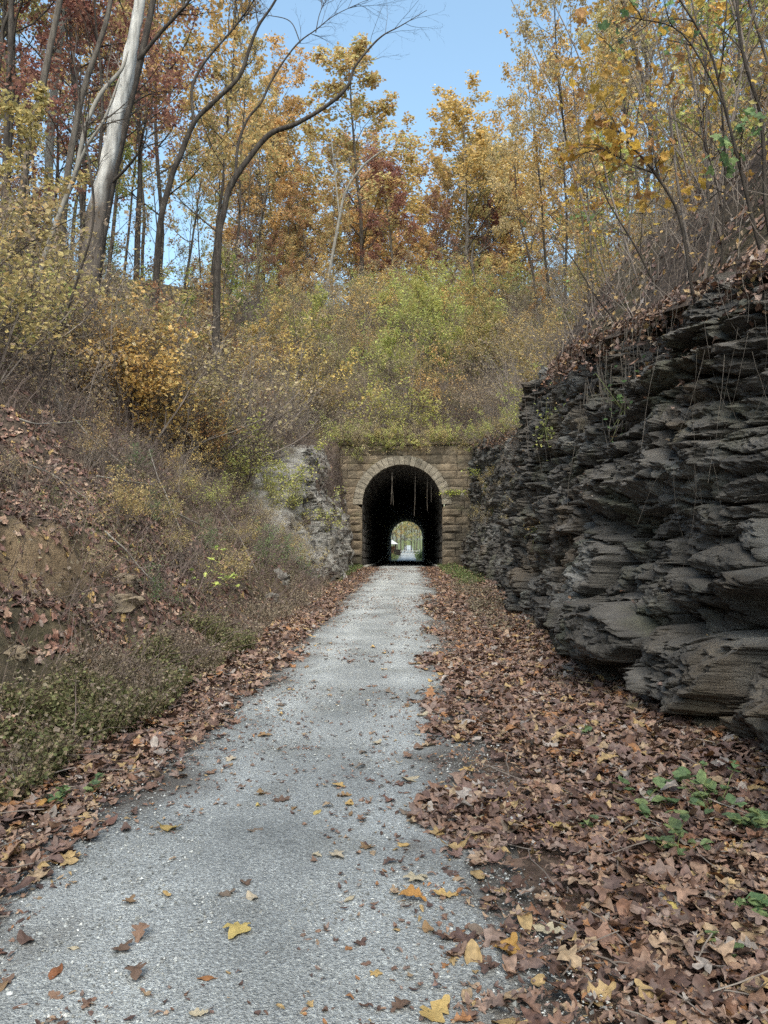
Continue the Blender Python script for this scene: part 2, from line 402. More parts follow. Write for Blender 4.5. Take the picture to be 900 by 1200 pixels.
M['single'] = leafmat('fallen_leaf_tones', [(.17, .10, .07), (.24, .155, .10), (.13, .085, .065), (.48, .33, .13), (.20, .125, .085), (.36, .26, .17), (.15, .095, .07), (.28, .17, .09), (.19, .14, .11), (.44, .36, .26), (.22, .13, .08)], trans=.06, by='object', jitter=.12, rough=.55)
def solid(name, c, **k): return leafmat(name, [c, tuple(.86*v for v in c), tuple(1.12*v for v in c)], **k)
M['yel_leaf'] = solid('butter_yellow_leaf', (.44, .32, .12), trans=.1, by='object', jitter=.1)
M['ora_leaf'] = solid('orange_leaf', (.42, .23, .07), trans=.1, by='object', jitter=.1)
M['rust_leaf'] = solid('rust_red_leaf', (.28, .12, .055), trans=.1, by='object', jitter=.1)
M['pale_leaf'] = solid('pale_tan_leaf', (.50, .42, .30), trans=.1, by='object', jitter=.1)
F_ = {
 'orange': [(.44, .25, .10), (.42, .29, .12), (.48, .32, .13), (.34, .24, .11), (.46, .36, .14), (.40, .22, .10), (.40, .34, .13)],
 'gold': [(.54, .34, .10), (.47, .30, .10), (.40, .265, .09), (.58, .37, .12), (.40, .24, .08), (.36, .26, .10)],
 'olive': [(.30, .24, .09), (.37, .285, .11), (.26, .21, .08), (.42, .31, .11), (.33, .255, .10), (.45, .30, .11)],
 'dred': [(.20, .09, .065), (.26, .125, .08), (.17, .075, .06), (.31, .155, .09), (.24, .115, .075)],
 'amber': [(.52, .35, .09), (.46, .30, .08), (.56, .40, .11), (.42, .26, .08), (.50, .36, .12)],
 'rust': [(.33, .17, .07), (.27, .13, .06), (.38, .23, .09), (.24, .14, .07)],
 'yelgreen': [(.37, .37, .08), (.30, .33, .08), (.43, .39, .10), (.26, .28, .07), (.33, .31, .10)],
 'lime': [(.42, .46, .08), (.36, .42, .08), (.47, .47, .10), (.30, .37, .08)],
 'green': [(.10, .17, .06), (.14, .22, .07), (.085, .14, .055), (.17, .24, .08)],
 'pale': [(.46, .37, .17), (.40, .31, .15), (.50, .40, .17), (.34, .28, .13)],
 'tan': [(.30, .23, .15), (.25, .19, .12), (.36, .28, .16), (.22, .17, .11), (.34, .28, .12)],
}
def grey(c, f): l = .35*c[0]+.5*c[1]+.15*c[2]; return tuple(q*(1-f)+l*f for q in c)
F_ = {k: [tuple(min(.88, 1.36*q) for q in grey(c, .12)) for c in v] for k, v in F_.items()}
for k, v in F_.items(): M[k] = leafmat(k+'_foliage', v, trans=.45, jitter=.25)
M['weed'] = leafmat('olive_weed_leaves', [(.13, .14, .055), (.18, .17, .075), (.22, .19, .10), (.11, .12, .05), (.24, .19, .12), (.15, .16, .065), (.20, .15, .10)], trans=.25)
M['grass'] = leafmat('grass_blades', [(.10, .15, .05), (.14, .19, .06), (.19, .18, .08), (.09, .12, .045)], trans=.25)
M['dryweed'] = leafmat('dry_weed_stems', [(.17, .135, .09), (.23, .19, .13), (.12, .095, .07), (.15, .12, .085), (.20, .155, .12)], trans=.1)

# gravel path
m, t = nt('grey_gravel'); L = t.links.new
tc = N(t, 'ShaderNodeTexCoord')
n1 = N(t, 'ShaderNodeTexNoise', i_Scale=1.1, i_Detail=6.); r1 = ramp(t, [(.28, (.215, .223, .222)), (.46, (.29, .30, .298)), (.62, (.345, .356, .353))])
n2 = N(t, 'ShaderNodeTexNoise', i_Scale=60., i_Detail=4.); r2 = ramp(t, [(.3, (.62, .62, .62)), (.7, (1.25, 1.25, 1.25))])
v1 = N(t, 'ShaderNodeTexVoronoi', i_Scale=125.); v2 = N(t, 'ShaderNodeTexVoronoi', i_Scale=150.)
for n in (n1, n2, v1, v2): L(tc.outputs['Object'], n.inputs['Vector'])
L(n1.outputs[0], r1.inputs[0]); L(n2.outputs[0], r2.inputs[0])
mA = N(t, 'ShaderNodeMix', data_type='RGBA', blend_type='MULTIPLY'); mA.inputs[0].default_value = 1; L(r1.outputs[0], mA.inputs[6]); L(r2.outputs[0], mA.inputs[7])
sp = N(t, 'ShaderNodeSeparateColor'); L(v1.outputs['Color'], sp.inputs[0])
rs1 = ramp(t, [(.0, (.62, .62, .62)), (.35, (.88, .88, .88)), (.85, (1.05, 1.05, 1.05)), (.93, (1.35, 1.35, 1.32)), (1., (1.6, 1.6, 1.57))]); L(sp.outputs[0], rs1.inputs[0])
mB = N(t, 'ShaderNodeMix', data_type='RGBA', blend_type='MULTIPLY'); mB.inputs[0].default_value = .85; L(mA.outputs[2], mB.inputs[6]); L(rs1.outputs[0], mB.inputs[7])
n3 = N(t, 'ShaderNodeTexNoise', i_Scale=1.7, i_Detail=8.); L(tc.outputs['Object'], n3.inputs['Vector'])
mr = N(t, 'ShaderNodeMapRange', n_1=.54, n_2=.70, n_3=0., n_4=.35); L(n3.outputs[0], mr.inputs[0])
mC = N(t, 'ShaderNodeMix', data_type='RGBA'); L(mr.outputs[0], mC.inputs[0]); L(mB.outputs[2], mC.inputs[6]); mC.inputs[7].default_value = (.13, .125, .105, 1)
at = N(t, 'ShaderNodeAttribute', attribute_name='edge'); mD = N(t, 'ShaderNodeMix', data_type='RGBA'); L(at.outputs['Fac'], mD.inputs[0]); L(mC.outputs[2], mD.inputs[6]); mD.inputs[7].default_value = (.085, .07, .058, 1)
at2 = N(t, 'ShaderNodeAttribute', attribute_name='track'); mE = N(t, 'ShaderNodeMix', data_type='RGBA', blend_type='MULTIPLY'); mE.inputs[0].default_value = 1; L(mD.outputs[2], mE.inputs[6]); L(at2.outputs['Fac'], mE.inputs[7])
b = N(t, 'ShaderNodeBsdfPrincipled', i_Roughness=.85); b.inputs['Specular IOR Level'].default_value = .3; L(mE.outputs[2], b.inputs['Base Color'])
bp = N(t, 'ShaderNodeBump', i_Strength=.8, i_Distance=.008); L(v1.outputs['Distance'], bp.inputs['Height']); bp.invert = True
bp2 = N(t, 'ShaderNodeBump', i_Strength=.6, i_Distance=.02); L(n2.outputs[0], bp2.inputs['Height']); L(bp.outputs[0], bp2.inputs['Normal']); L(bp2.outputs[0], b.inputs['Normal'])
o = N(t, 'ShaderNodeOutputMaterial'); L(b.outputs[0], o.inputs[0]); M['gravel'] = m

# ------------------------------------------------------------------ world and sun
SUN_EL, SUN_AZ = math.radians(56), math.radians(176)     # azimuth clockwise from +Y
w = bpy.data.worlds.new('World'); SC.world = w; w.use_nodes = True; wt = w.node_tree; wt.nodes.clear()
sky = wt.nodes.new('ShaderNodeTexSky'); sky.sky_type = 'NISHITA'; sky.sun_disc = False
sky.sun_elevation = SUN_EL; sky.sun_rotation = SUN_AZ; sky.air_density = 1.0; sky.dust_density = 2.6; sky.ozone_density = .45
bg = wt.nodes.new('ShaderNodeBackground'); bg.inputs['Strength'].default_value = .14
wo = wt.nodes.new('ShaderNodeOutputWorld'); smx = wt.nodes.new('ShaderNodeMix'); smx.data_type = 'RGBA'; smx.blend_type = 'MULTIPLY'; smx.inputs[0].default_value = 1; smx.inputs[7].default_value = (1.0, 1.10, .985, 1); wt.links.new(sky.outputs[0], smx.inputs[6]); wt.links.new(smx.outputs[2], bg.inputs[0]); wt.links.new(bg.outputs[0], wo.inputs[0])
sd = bpy.data.lights.new('sun', 'SUN'); sd.energy = 1.5; sd.angle = math.radians(50); sd.color = (1, .93, .87)
so = bpy.data.objects.new('sun', sd); COL.objects.link(so)
so.rotation_euler = (PI/2-SUN_EL, 0, PI-SUN_AZ)
SC.view_settings.view_transform = 'Standard'; SC.view_settings.look = 'None'; SC.view_settings.exposure = 1.36; SC.view_settings.gamma = 1

# ------------------------------------------------------------------ ground, path
def axis(parts):
    out = []
    for a, b, s in parts: out.append(np.arange(a, b-1e-6, s))
    return np.concatenate(out+[[parts[-1][1]]])
gx = np.concatenate([-np.geomspace(3000, 8, 20), axis([(-7, -3.5, .5), (-3.5, 4, .1), (4, 8, .5)]), np.geomspace(9, 3000, 20)])
gy = np.concatenate([-np.geomspace(3000, 12, 20), axis([(-10, 2, .5), (2, 20, .1), (20, 46, .25), (46, 120, 1)]), np.geomspace(125, 3000, 25)])
X, Y = np.meshgrid(gx, gy); Z = floorz(X, Y)-.012
o = mk('ground', np.stack([X, Y, Z], -1).reshape(-1, 3), [gridf(len(gy), len(gx))], M['ground'], smooth=True, attrs={'grassy': ss(112, 118, Y)*(.85+0*X)})
tag(o, 'forest floor under the fallen leaves, grassy beyond the tunnel', kind='structure')
def pe(y):
    wob = .10*vn(y*.8, 0, 0, 71)+.06*vn(y*2.7, 0, 0, 72)
    l = np.interp(y, [0, 4, 10, 25, 44, 400], [-1.85, -1.86, -1.8, -1.85, -1.95, -1.9])+wob
    r = np.interp(y, [0, 2.6, 4, 10, 25, 44, 400], [.66, .62, .54, .60, .85, 1.0, 1.0])+.1*vn(y*.8, 9, 0, 73)+.06*vn(y*2.7, 9, 0, 74)
    return l, r
py = axis([(-14, 1, .5), (1, 12, .05), (12, 44, .2), (44, 116, 1), (116, 400, 4)])
u = np.linspace(0, 1, 60); l_, r_ = pe(py)
X = l_[:, None]*(1-u)+r_[:, None]*u; Y = np.broadcast_to(py[:, None], X.shape)
ed = np.minimum(u, 1-u)[None, :]+0*X
Z = floorz(X, Y)+.004+.03*ss(0, .14, ed)+.008*fbm(X*3, Y*3, 0, 75, 3)*ss(0, .1, ed)-.012*(1-ss(0, .05, ed))
ef = (1-ss(0, .22, ed+.10*fbm(X*2.5, Y*2.0, 0, 76, 4)))*.85*(1-ss(44, 50, Y))
o = mk('path', np.stack([X, Y, Z], -1).reshape(-1, 3), [gridf(len(py), 60)], M['gravel'], smooth=True, attrs={'edge': ef, 'track': .98+.22*np.exp(-((u[None]-.33+.03*vn(Y*.2, 0, 0, 78))/.09)**2)+.22*np.exp(-((u[None]-.70+.03*vn(Y*.2, 0, 0, 79))/.09)**2)+.07*fbm(X*2, Y*1.4, 0, 80, 4)})
tag(o, 'pale grey crushed stone trail running into the tunnel', kind='structure')
def pathz(x, y): return floorz(x, y)+.034

# hills
dxs = np.concatenate([np.arange(0, 9, .11), np.geomspace(9, 200, 45)])
hy = axis([(-60, -4, 2), (-4, 3, .4), (3, 20, .12), (20, 44.6, .16)])
Y = np.broadcast_to(hy[:, None], (len(hy), len(dxs))); X = bl(Y)-dxs[None]+.06
Z = left(X, Y); Z[:, 0] -= .05
dx = bl(Y)-X
bare = np.clip(ss(7.3, 8.0, Y)*(1-ss(9.5, 10.4, Y))*ss(1.45, 1.65, dx)*(1-ss(1.80, 1.95, dx))+.25*ss(.4, .7, fbm(X*.6, Y*.6, 0, 77, 3)), 0, 1)
o = mk('hillside', np.stack([X, Y, Z], -1).reshape(-1, 3), [gridf(len(hy), len(dxs), flip=True)], M['soil'], smooth=True, attrs={'bare': bare})
tag(o, 'steep brown left bank of the cutting', kind='structure')
us = np.concatenate([[-.05], np.arange(0, 7, .14), np.geomspace(7, 200, 45)])
hy = axis([(-60, -4, 2), (-4, 3, .4), (3, 20, .14), (20, 44.6, .2)])
Y = np.broadcast_to(hy[:, None], (len(hy), len(us))); X = xt(Y)+us[None]+.14*fbm(Y*1.3, 0, 0, 98, 4)*(us[None] < .1); Z = right(X, Y)-.05*(us[None] < -.02)+.10*fbm(X*2.2, Y*2.2, 0, 99, 4)*ss(.1, .5, us[None])
o = mk('hillside', np.stack([X, Y, Z], -1).reshape(-1, 3), [gridf(len(hy), len(us))], M['soil'], smooth=True, attrs={'bare': 0*X})
tag(o, 'leaf covered slope above the dark rock wall on the right', kind='structure')
hx = np.concatenate([-np.geomspace(200, 12, 35), np.arange(-11.6, 12, .35), np.geomspace(12.4, 200, 35)])
hy = axis([(44.6, 62, .35), (62, 114.6, 1.2), (115, 165, 2.5)])
X, Y = np.meshgrid(hx, hy); Z = back(X, Y)
cx = (X[:-1, :-1]+X[1:, 1:])/2; cy = (Y[:-1, :-1]+Y[1:, 1:])/2
keep = ~((np.abs(cx+.43) < 6) & (cy > 114.2))
o = mk('hillside', np.stack([X, Y, Z], -1).reshape(-1, 3), [gridf(len(hy), len(hx), keep)], M['soil'], smooth=True, attrs={'bare': 0*X})
tag(o, 'wooded hill that the tunnel runs through', kind='structure')

# ------------------------------------------------------------------ the dark bedded rock wall
def ledge(y, s, h, ln, seed, sharp=1.4):
    q = s/h; i = np.floor(q); f = q-i
    off = _h(i, i*0, i*0, seed)*9
    p = .5+.5*vn(y/ln+off, i*3.1, 0, seed+1)
    c = np.floor(y/(ln*.7)+off+.6*vn(y*.9/ln, i*1.9, 0, seed+3)); p = .55*p+.45*_h(i, c, c*0, seed+2)
    up = ss(0, 1, f/.93)**sharp*(1-ss(.93, 1.0, f))
    return p*up, p
def ridge(x, y, z, seed, o=4):
    r = 0; a = 1; k = 1
    for n_ in range(o):
        r = r+a*(1-2*np.abs(vn(x*k, y*k, z*k, seed+n_*7))); a *= .5; k *= 2.1
    return r*.5
def cells(y, z, sy, sz, seed, gap=.12):
    a, b = y/sy, z/sz; ia, ib = np.floor(a), np.floor(b); F1 = np.full(a.shape, 9.); F2 = np.full(a.shape, 9.); val = np.zeros(a.shape)
    for i in (-1, 0, 1):
        for j in (-1, 0, 1):
            ca, cb = ia+i, ib+j; o = ca*0; px_ = ca+.15+.7*_h(ca, cb, o, seed); pz_ = cb+.2+.6*_h(ca, cb, o, seed+1)
            da, db = a-px_, b-pz_; D = np.maximum(np.abs(da), np.abs(db)*1.0)*.6+.4*np.hypot(da, db)
            v = _h(ca, cb, o, seed+2)+(_h(ca, cb, o, seed+3)-.5)*1.1*da+(_h(ca, cb, o, seed+4)-.25)*1.1*db
            n1 = D < F1; F2 = np.where(n1, F1, np.minimum(F2, D)); val = np.where(n1, v, val); F1 = np.where(n1, D, F1)
    return val-1.0*(1-ss(0, gap, F2-F1))
def strata(y, z, seed=3):
    s = z-.02*(y-6)+.16*fbm(y*.33, z*.3, 0, 81+seed, 2)+.07*fbm(y*1.3, z*1.0, 0, 82+seed, 3)+.02*fbm(y*6, z*5, 0, 83+seed, 2)
    s = s+.16*(1-ss(1.4, 2.4, z))*ridge(y*.7, z*1.2, 0, 450, 5)
    big = 1-ss(1.2, 1.9, z+.3*vn(y*.6, 0, 0, 84))
    a1, p1 = ledge(y, s+.05, .56, 1.7, 400+seed); a2, p2 = ledge(y, s, .33, 1.1, 410+seed); a3, p3 = ledge(y, s, .115, .7, 420+seed, 1.0); a4, _ = ledge(y, s, .045, .4, 430+seed, 1.0)
    vis = ss(-.35, .45, fbm(y*.5, z*.6, 0, 87, 2))
    w = .05*fbm(y*2.5, z*2.5, 0, 460, 3); yw = y+.25*fbm(y*.8, z*.9, 0, 461, 3)+w
    c1 = cells(yw, s, 1.15, .50, 470+seed, .10); c2 = cells(yw+3, s+w, .52, .20, 480+seed, .12); c3 = cells(yw+w, s+w, .21, .085, 490+seed, .15)
    thin = ss(-.3, .4, fbm(y*.4, z*.5, 0, 462, 2))
    d = .30*c1*(.6+.6*big)+.15*c2*(1-.25*big)+.04*c3
    d = d+(1-big)*(.16*a1++.22*a2*(.5+vis*.7)+.06*a3*(.3+.9*vis))*(.35+.85*thin)+.03*a4+.03*a3*big+.05*big*ridge(y*1.6, z*2.4, 0, 440, 5)
    return d, a1

cy_ = axis([(-14, 2.6, .22), (2.6, 9, .022), (9, 14, .035), (14, 20, .05), (20, 30, .09), (30, 44.7, .13)])
tz = np.linspace(0, 1, 250)
Y = np.broadcast_to(cy_[:, None], (len(cy_), len(tz))).copy(); T = np.broadcast_to(tz[None], Y.shape)
top = zt(Y)-.06+.22*fbm(Y*1.1, 0, 0, 88, 4); Zc = -.35+(top+.35)*T
lean = xt(Y)-br(Y)
farw = ss(17.3, 18.4, Y)
prof = T**1.5*(1-farw)+T**.9*farw
Xb = br(Y)+lean*prof
# undercut at the foot and a big nose of rock at about head height near the camera
nose = .30*np.exp(-((Zc-1.45-.10*(6-Y))/.42)**2)*(1-ss(6.2, 7.6, Y+.3*vn(Y*2, Zc*2, 0, 89)))
nose2 = .18*np.exp(-((Zc-.45)/.34)**2)*(1-ss(5.3, 6.2, Y+.2*vn(Y*2, Zc*2, 0, 90)))
gap = .24*np.exp(-((Zc-.93-.05*(6-Y))/.14)**2)*(1-ss(6.0, 7.8, Y))
over = .22*np.exp(-((Zc-2.3)/.3)**2)*ss(4, 7, Y)*(1-ss(10, 13, Y))
butt = .30*np.exp(-((Y-16.2)/1.1)**2)*ss(.5, 2.5, Zc)+.28*vn(Y*.38, Zc*.25, 0, 91)+.14*vn(Y*1.1, Zc*.5, 0, 95)
d, li = strata(Y, Zc)
d = d*(1-.35*farw)*(1-.65*ss(.92, 1, T))
rough = .09*ridge(Y*1.1, Zc*1.8, 0, 92, 5)+.03*fbm(Y*6, Zc*10, 0, 93, 4)-.26*ss(.15, .5, T)-.05+.2*(1-ss(7.5, 10, Y))*(1-ss(.2, .5, T))
rough += farw*(.26*ridge(Y*.5, Zc*.8, 0, 94, 5)+.05)+.16*ss(9, 14, Y)*ridge(Y*.9, Zc*.7, 0, 97, 5)
foot = -.12*np.exp(-((Zc-.05)/.16)**2)
Xc = Xb-(d+nose+nose2-gap+over+butt*ss(-.2, .6, Zc)+rough+foot)
Zd = Zc+.03*fbm(Y*3, Zc*3, 0, 96, 2)
V = np.stack([Xc, Y, Zd], -1)
extra = V[:, -1:, :]+np.array([[[.25, 0, -.12]]]); extra2 = V[:, -1:, :]+np.array([[[1.3, 0, -.5]]])
V = np.concatenate([V, extra, extra2], 1)
o = mk('cliff', V.reshape(-1, 3), [gridf(len(cy_), V.shape[1])], M['rock'], smooth=False)
tag(o, 'dark layered rock wall along the right side of the trail', kind='structure')
CLX, CLY, CLZ = Xc, cy_, Zc
LI = np.argwhere((Xc[:, 5:]-Xc[:, :-5] > .085) & (Zc[:, :-5] > .3) & (Y[:, :-5] > 3))
LI = LI[np.random.RandomState(3).randint(0, len(LI), 2600)]; LEDGE = np.stack([Xc[LI[:, 0], LI[:, 1]+3], cy_[LI[:, 0]], Zc[LI[:, 0], LI[:, 1]+3]], -1)
def cliff_x(y, z):
    i = np.clip(np.searchsorted(CLY, y), 0, len(CLY)-1); j = np.argmin(np.abs(CLZ[i]-z)); return CLX[i, j]

# pale outcrop on the left, close to the portal
oy = axis([(24, 44.3, .10)]); tz = np.linspace(0, 1, 90)
Y = np.broadcast_to(oy[:, None], (len(oy), len(tz))); T = np.broadcast_to(tz[None], Y.shape)
hh = np.interp(oy, [24, 26, 30, 37, 44.3], [.7, 2.6, 4.6, 6.0, 6.9])[:, None]+.35*fbm(oy*.8, 0, 0, 101, 3)[:, None]
Z = -.3+(hh+.3)*T
base = np.interp(oy, [24, 28, 36, 44.3], [-2.85, -2.8, -2.95, -3.3])[:, None]
X = base-1.5*T**1.2-.25*(1-np.sin(PI*np.clip(T, 0, 1)))*0
dd, _ = strata(Y*.8+40, Z*.7+1, 11)
cel = ridge(Y*.55, Z*.8, 0, 103, 5)
X = X+.45*dd+.45*fbm(Y*.5, Z*.45, 0, 102, 3)*ss(0, 1, Z)*.6+.35*cel-.1+.05*fbm(Y*5, Z*5, 0, 104, 3)
X = X-.5*(1-ss(24, 26, Y+.8*fbm(Y, Z, 0, 105, 2)))
V = np.stack([X, Y, Z], -1); V = np.concatenate([V, V[:, -1:]+np.array([[[-1.6, 0, .1]]])], 1)
o = mk('rock_outcrop', V.reshape(-1, 3), [gridf(len(oy), V.shape[1], flip=True)], M['palerock'])
tag(o, 'pale fractured rock outcrop left of the stone portal', kind='structure')

# ------------------------------------------------------------------ tunnel portal
CX, RI, RO, SPR, YF = -.43, 2.29, 2.82, 3.6, 44.0
def block(acc, c, yf, depth, bulge, rng, nx=6, nz=5):
    """c: 4 corners (x,z): bl, br, tr, tl"""
    c = np.asarray(c, float); u = np.linspace(0, 1, nx); v = np.linspace(0, 1, nz); U, W = np.meshgrid(u, v)
    e = (1-(1-U)*0)
    XZ = (c[0]*((1-U)*(1-W))[..., None]+c[1]*(U*(1-W))[..., None]+c[2]*(U*W)[..., None]+c[3]*((1-U)*W)[..., None])
    inn = (1-np.abs(2*U-1)**5)*(1-np.abs(2*W-1)**5)
    sd_ = rng.uniform(0, 90)
    y = yf-bulge*inn*(.75+.5*vn(XZ[..., 0]*3+sd_, XZ[..., 1]*3, 0, 5))-rng.uniform(0, .025)+.03*vn(XZ[..., 0]*9, XZ[..., 1]*9, sd_, 6)*inn
    cen = c.mean(0); XZ = XZ+.012*np.stack([vn(XZ[..., 0]*5, XZ[..., 1]*5, sd_, 7), vn(XZ[..., 0]*5, XZ[..., 1]*5, sd_+9, 8)], -1)
    V = np.stack([XZ[..., 0], y, XZ[..., 1]], -1)
    big = np.zeros((nz+2, nx+2, 3))
    big[1:-1, 1:-1] = V
    big[0, 1:-1] = V[0]; big[-1, 1:-1] = V[-1]; big[1:-1, 0] = V[:, 0]; big[1:-1, -1] = V[:, -1]
    big[0, 0] = V[0, 0]; big[0, -1] = V[0, -1]; big[-1, 0] = V[-1, 0]; big[-1, -1] = V[-1, -1]
    big[0, :, 1] = big[-1, :, 1] = big[:, 0, 1] = big[:, -1, 1] = yf+depth
    acc.add(big.reshape(-1, 3), gridf(nz+2, nx+2))
def portal(yf, sgn=1, label='', detail=True):
    rng = np.random.RandomState(5 if sgn > 0 else 6)
    root = empty('tunnel_portal', (CX, yf, G(yf)), label, 'tunnel portal')
    z0 = float(G(yf))
    acc = Acc(); g = .012
    courses = []; z = -.3
    while z < 7.0:
        h = rng.uniform(.40, .50)
        if z+h > 6.75: h = 7.02-z
        courses.append((z, z+h)); z += h
    XL, XR = -4.3, 3.95
    for ci, (a, b_) in enumerate(courses):
        def inner(zz, side):
            if zz <= SPR: return RI
            q = zz-SPR
            return math.sqrt(RO*RO-q*q) if q < RO else 0
        for side in (-1, 1):
            i0, i1 = inner(a, side), inner(b_, side)
            if b_ <= SPR+.05: i0 = i1 = RI
            elif i1 == 0 and i0 > 0: i1 = .001
            end = (CX-XL) if side < 0 else (XR-CX)
            if i0 <= .01 and side > 0: continue
            if i0 <= .01:   # full course above the crown
                x = XL
                while x < XR-.05:
                    wd = min(rng.uniform(.65, 1.35), XR-x)
                    if XR-x-wd < .35: wd = XR-x
                    block(acc, [(x+g, z0+a+g), (x+wd-g, z0+a+g), (x+wd-g, z0+b_-g), (x+g, z0+b_-g)], yf, .3, .03, rng)
                    x += wd
                continue
            x = max(i0, i1) if b_ > SPR+.05 else RI
            first = True
            s0, s1 = i0, i1
            while x < end-.05:
                wd = rng.uniform(.75, 1.15) if not first else (1.12 if ci % 2 else .74)
                if end-x-wd < .3: wd = end-x
                xe = x+wd
                e0, e1 = xe, xe
                p = [(s0+g, a+g), (e0-g, a+g), (e1-g, b_-g), (s1+g, b_-g)]
                if side < 0: p = [(-p[1][0], p[1][1]), (-p[0][0], p[0][1]), (-p[3][0], p[3][1]), (-p[2][0], p[2][1])]
                bul = .10 if (b_ < SPR+.1 and first) else .035
                block(acc, [(CX+q[0], z0+q[1]) for q in p], yf+(0 if not (first and b_ < SPR+.1) else -.04), .55 if first else .3, bul, rng)
                s0 = s1 = xe; x = xe; first = False
    if sgn < 0:
        pass
    acc.build('masonry_wall', M['stone'], None, False).parent = root
    acc = Acc(); n = 25
    for k in range(n):
        a0 = PI*k/n+.004; a1 = PI*(k+1)/n-.004; ro = RO+rng.uniform(-.03, .03)
        p = [(CX+ro*math.cos(a0), z0+SPR+ro*math.sin(a0)), (CX+RI*math.cos(a0), z0+SPR+RI*math.sin(a0)), (CX+RI*math.cos(a1), z0+SPR+RI*math.sin(a1)), (CX+ro*math.cos(a1), z0+SPR+ro*math.sin(a1))]
        block(acc, [p[1], p[0], p[3], p[2]], yf-.06, .6, .015, rng, 4, 4)
    acc.build('arch_ring', M['ringstone'], None, False).parent = root
    acc = Acc(); x = -4.3
    while x < 3.9:
        wd = min(rng.uniform(.9, 1.6), 3.95-x)
        if 3.95-x-wd < .4: wd = 3.95-x
        block(acc, [(x+g, z0+7.03), (x+wd-g, z0+7.03), (x+wd-g, z0+7.20), (x+g, z0+7.20)], yf-.10, .7, .015, rng); x += wd
    acc.build('coping', M['stone'], None, False).parent = root
    # mortar bed behind the blocks
    acc = Acc(); yb = yf+.2; r = RO-.15
    th = np.linspace(0, PI, 33); inn = np.stack([CX+r*np.cos(th), np.full(33, yb), z0+SPR+r*np.sin(th)], -1)
    out = []
    for a in th:
        c_, s_ = math.cos(a), math.sin(a); kx = (3.7 if c_ > 0 else 3.8)+2.2; kz = 3.45
        tt = min(kx/max(abs(c_), 1e-6), kz/max(s_, 1e-6)); out.append((CX+c_*tt, yb, z0+SPR+s_*tt))
    acc.add(np.vstack([inn, out]), gridf(2, 33))
    for s_ in (-1, 1):
        x0, x1 = CX+s_*(RI+.15), CX+s_*6.0
        acc.add([(x0, yb, z0-.4), (x1, yb, z0-.4), (x1, yb, z0+SPR), (x0, yb, z0+SPR)], [(0, 1, 2, 3)])
    acc.build('mortar_bed', M['mortar'], None, False).parent = root
    for ch in [o for o in COL.objects if o.parent == root]: ch.matrix_parent_inverse.identity(); ch.location = (-CX, -yf, -z0)
    return root
portal(YF, 1, 'weathered sandstone tunnel portal with a pale round arch ring at the end of the trail')
pr2 = portal(114.6, -1, 'sandstone portal round the far mouth of the tunnel')
# lining
ly = np.concatenate([np.arange(44.38, 58, .06), np.arange(58, 114.7, .6), [114.75]])
pz = np.arange(-.4, SPR, .09); R2 = RI+.04
s_l = [(-R2, z) for z in pz]; th = np.linspace(PI, 0, 80)
s_a = [(R2*math.cos(a), SPR+R2*math.sin(a)) for a in th]; s_r = [(R2, z) for z in pz[::-1]]
pf = np.array(s_l+s_a+s_r); nm = np.array([(1, 0)]*len(s_l)+[(-math.cos(a), -math.sin(a)) for a in th]+[(-1, 0)]*len(s_r), float)
per = np.concatenate([[0], np.cumsum(np.linalg.norm(np.diff(pf, axis=0), axis=1))])
Yg = np.broadcast_to(ly[:, None], (len(ly), len(pf))); Sg = np.broadcast_to(per[None], Yg.shape)
cs = Sg/.45; row = np.floor(cs); fr = cs-row; cl = Yg/1.0+.5*(row % 2)+.3*_h(row, row*0, row*0, 2); bc = np.floor(cl); fc = cl-bc
dsp = .07*_h(row, bc, bc*0, 4)+.03*fbm(Sg*2, Yg*2, 0, 3, 3)-.07*((fr < .12) | (fr > .9))-.06*((fc < .06))
dsp = dsp*(1-ss(55, 58, Yg))
Xg = CX+pf[None, :, 0]+nm[None, :, 0]*(dsp-.02); Zg = pf[None, :, 1]+nm[None, :, 1]*(dsp-.02)+G(Yg)
o = mk('tunnel_lining', np.stack([Xg, Yg, Zg], -1).reshape(-1, 3), [gridf(len(ly), len(pf))], M['sooty'])
tag(o, 'dark sooty stone vault and side walls inside the tunnel', 'tunnel')
for s_ in (-1, 1):
    a = Acc(); x0 = CX+s_*1.93; x1 = CX+s_*2.22; x0, x1 = min(x0, x1), max(x0, x1)
    ys = np.arange(43.2, 70, 2.4)
    for y in ys:
        ya, yb = y, y+2.38; z = float(G((ya+yb)/2))+.10+.01*random.random(); zz = -.2
        c = np.array([[x0, ya, zz], [x1, ya, zz], [x1, yb, zz], [x0, yb, zz], [x0, ya, z], [x1, ya, z], [x1, yb, z], [x0, yb, z]])
        a.add(c, [(4, 5, 6, 7), (0, 1, 5, 4), (1, 2, 6, 5), (2, 3, 7, 6), (3, 0, 4, 7)])
    tag(a.build('tunnel_kerb', M['concrete']), 'pale concrete kerb along the %s inner wall of the tunnel' % ('left' if s_ < 0 else 'right'), 'kerb')

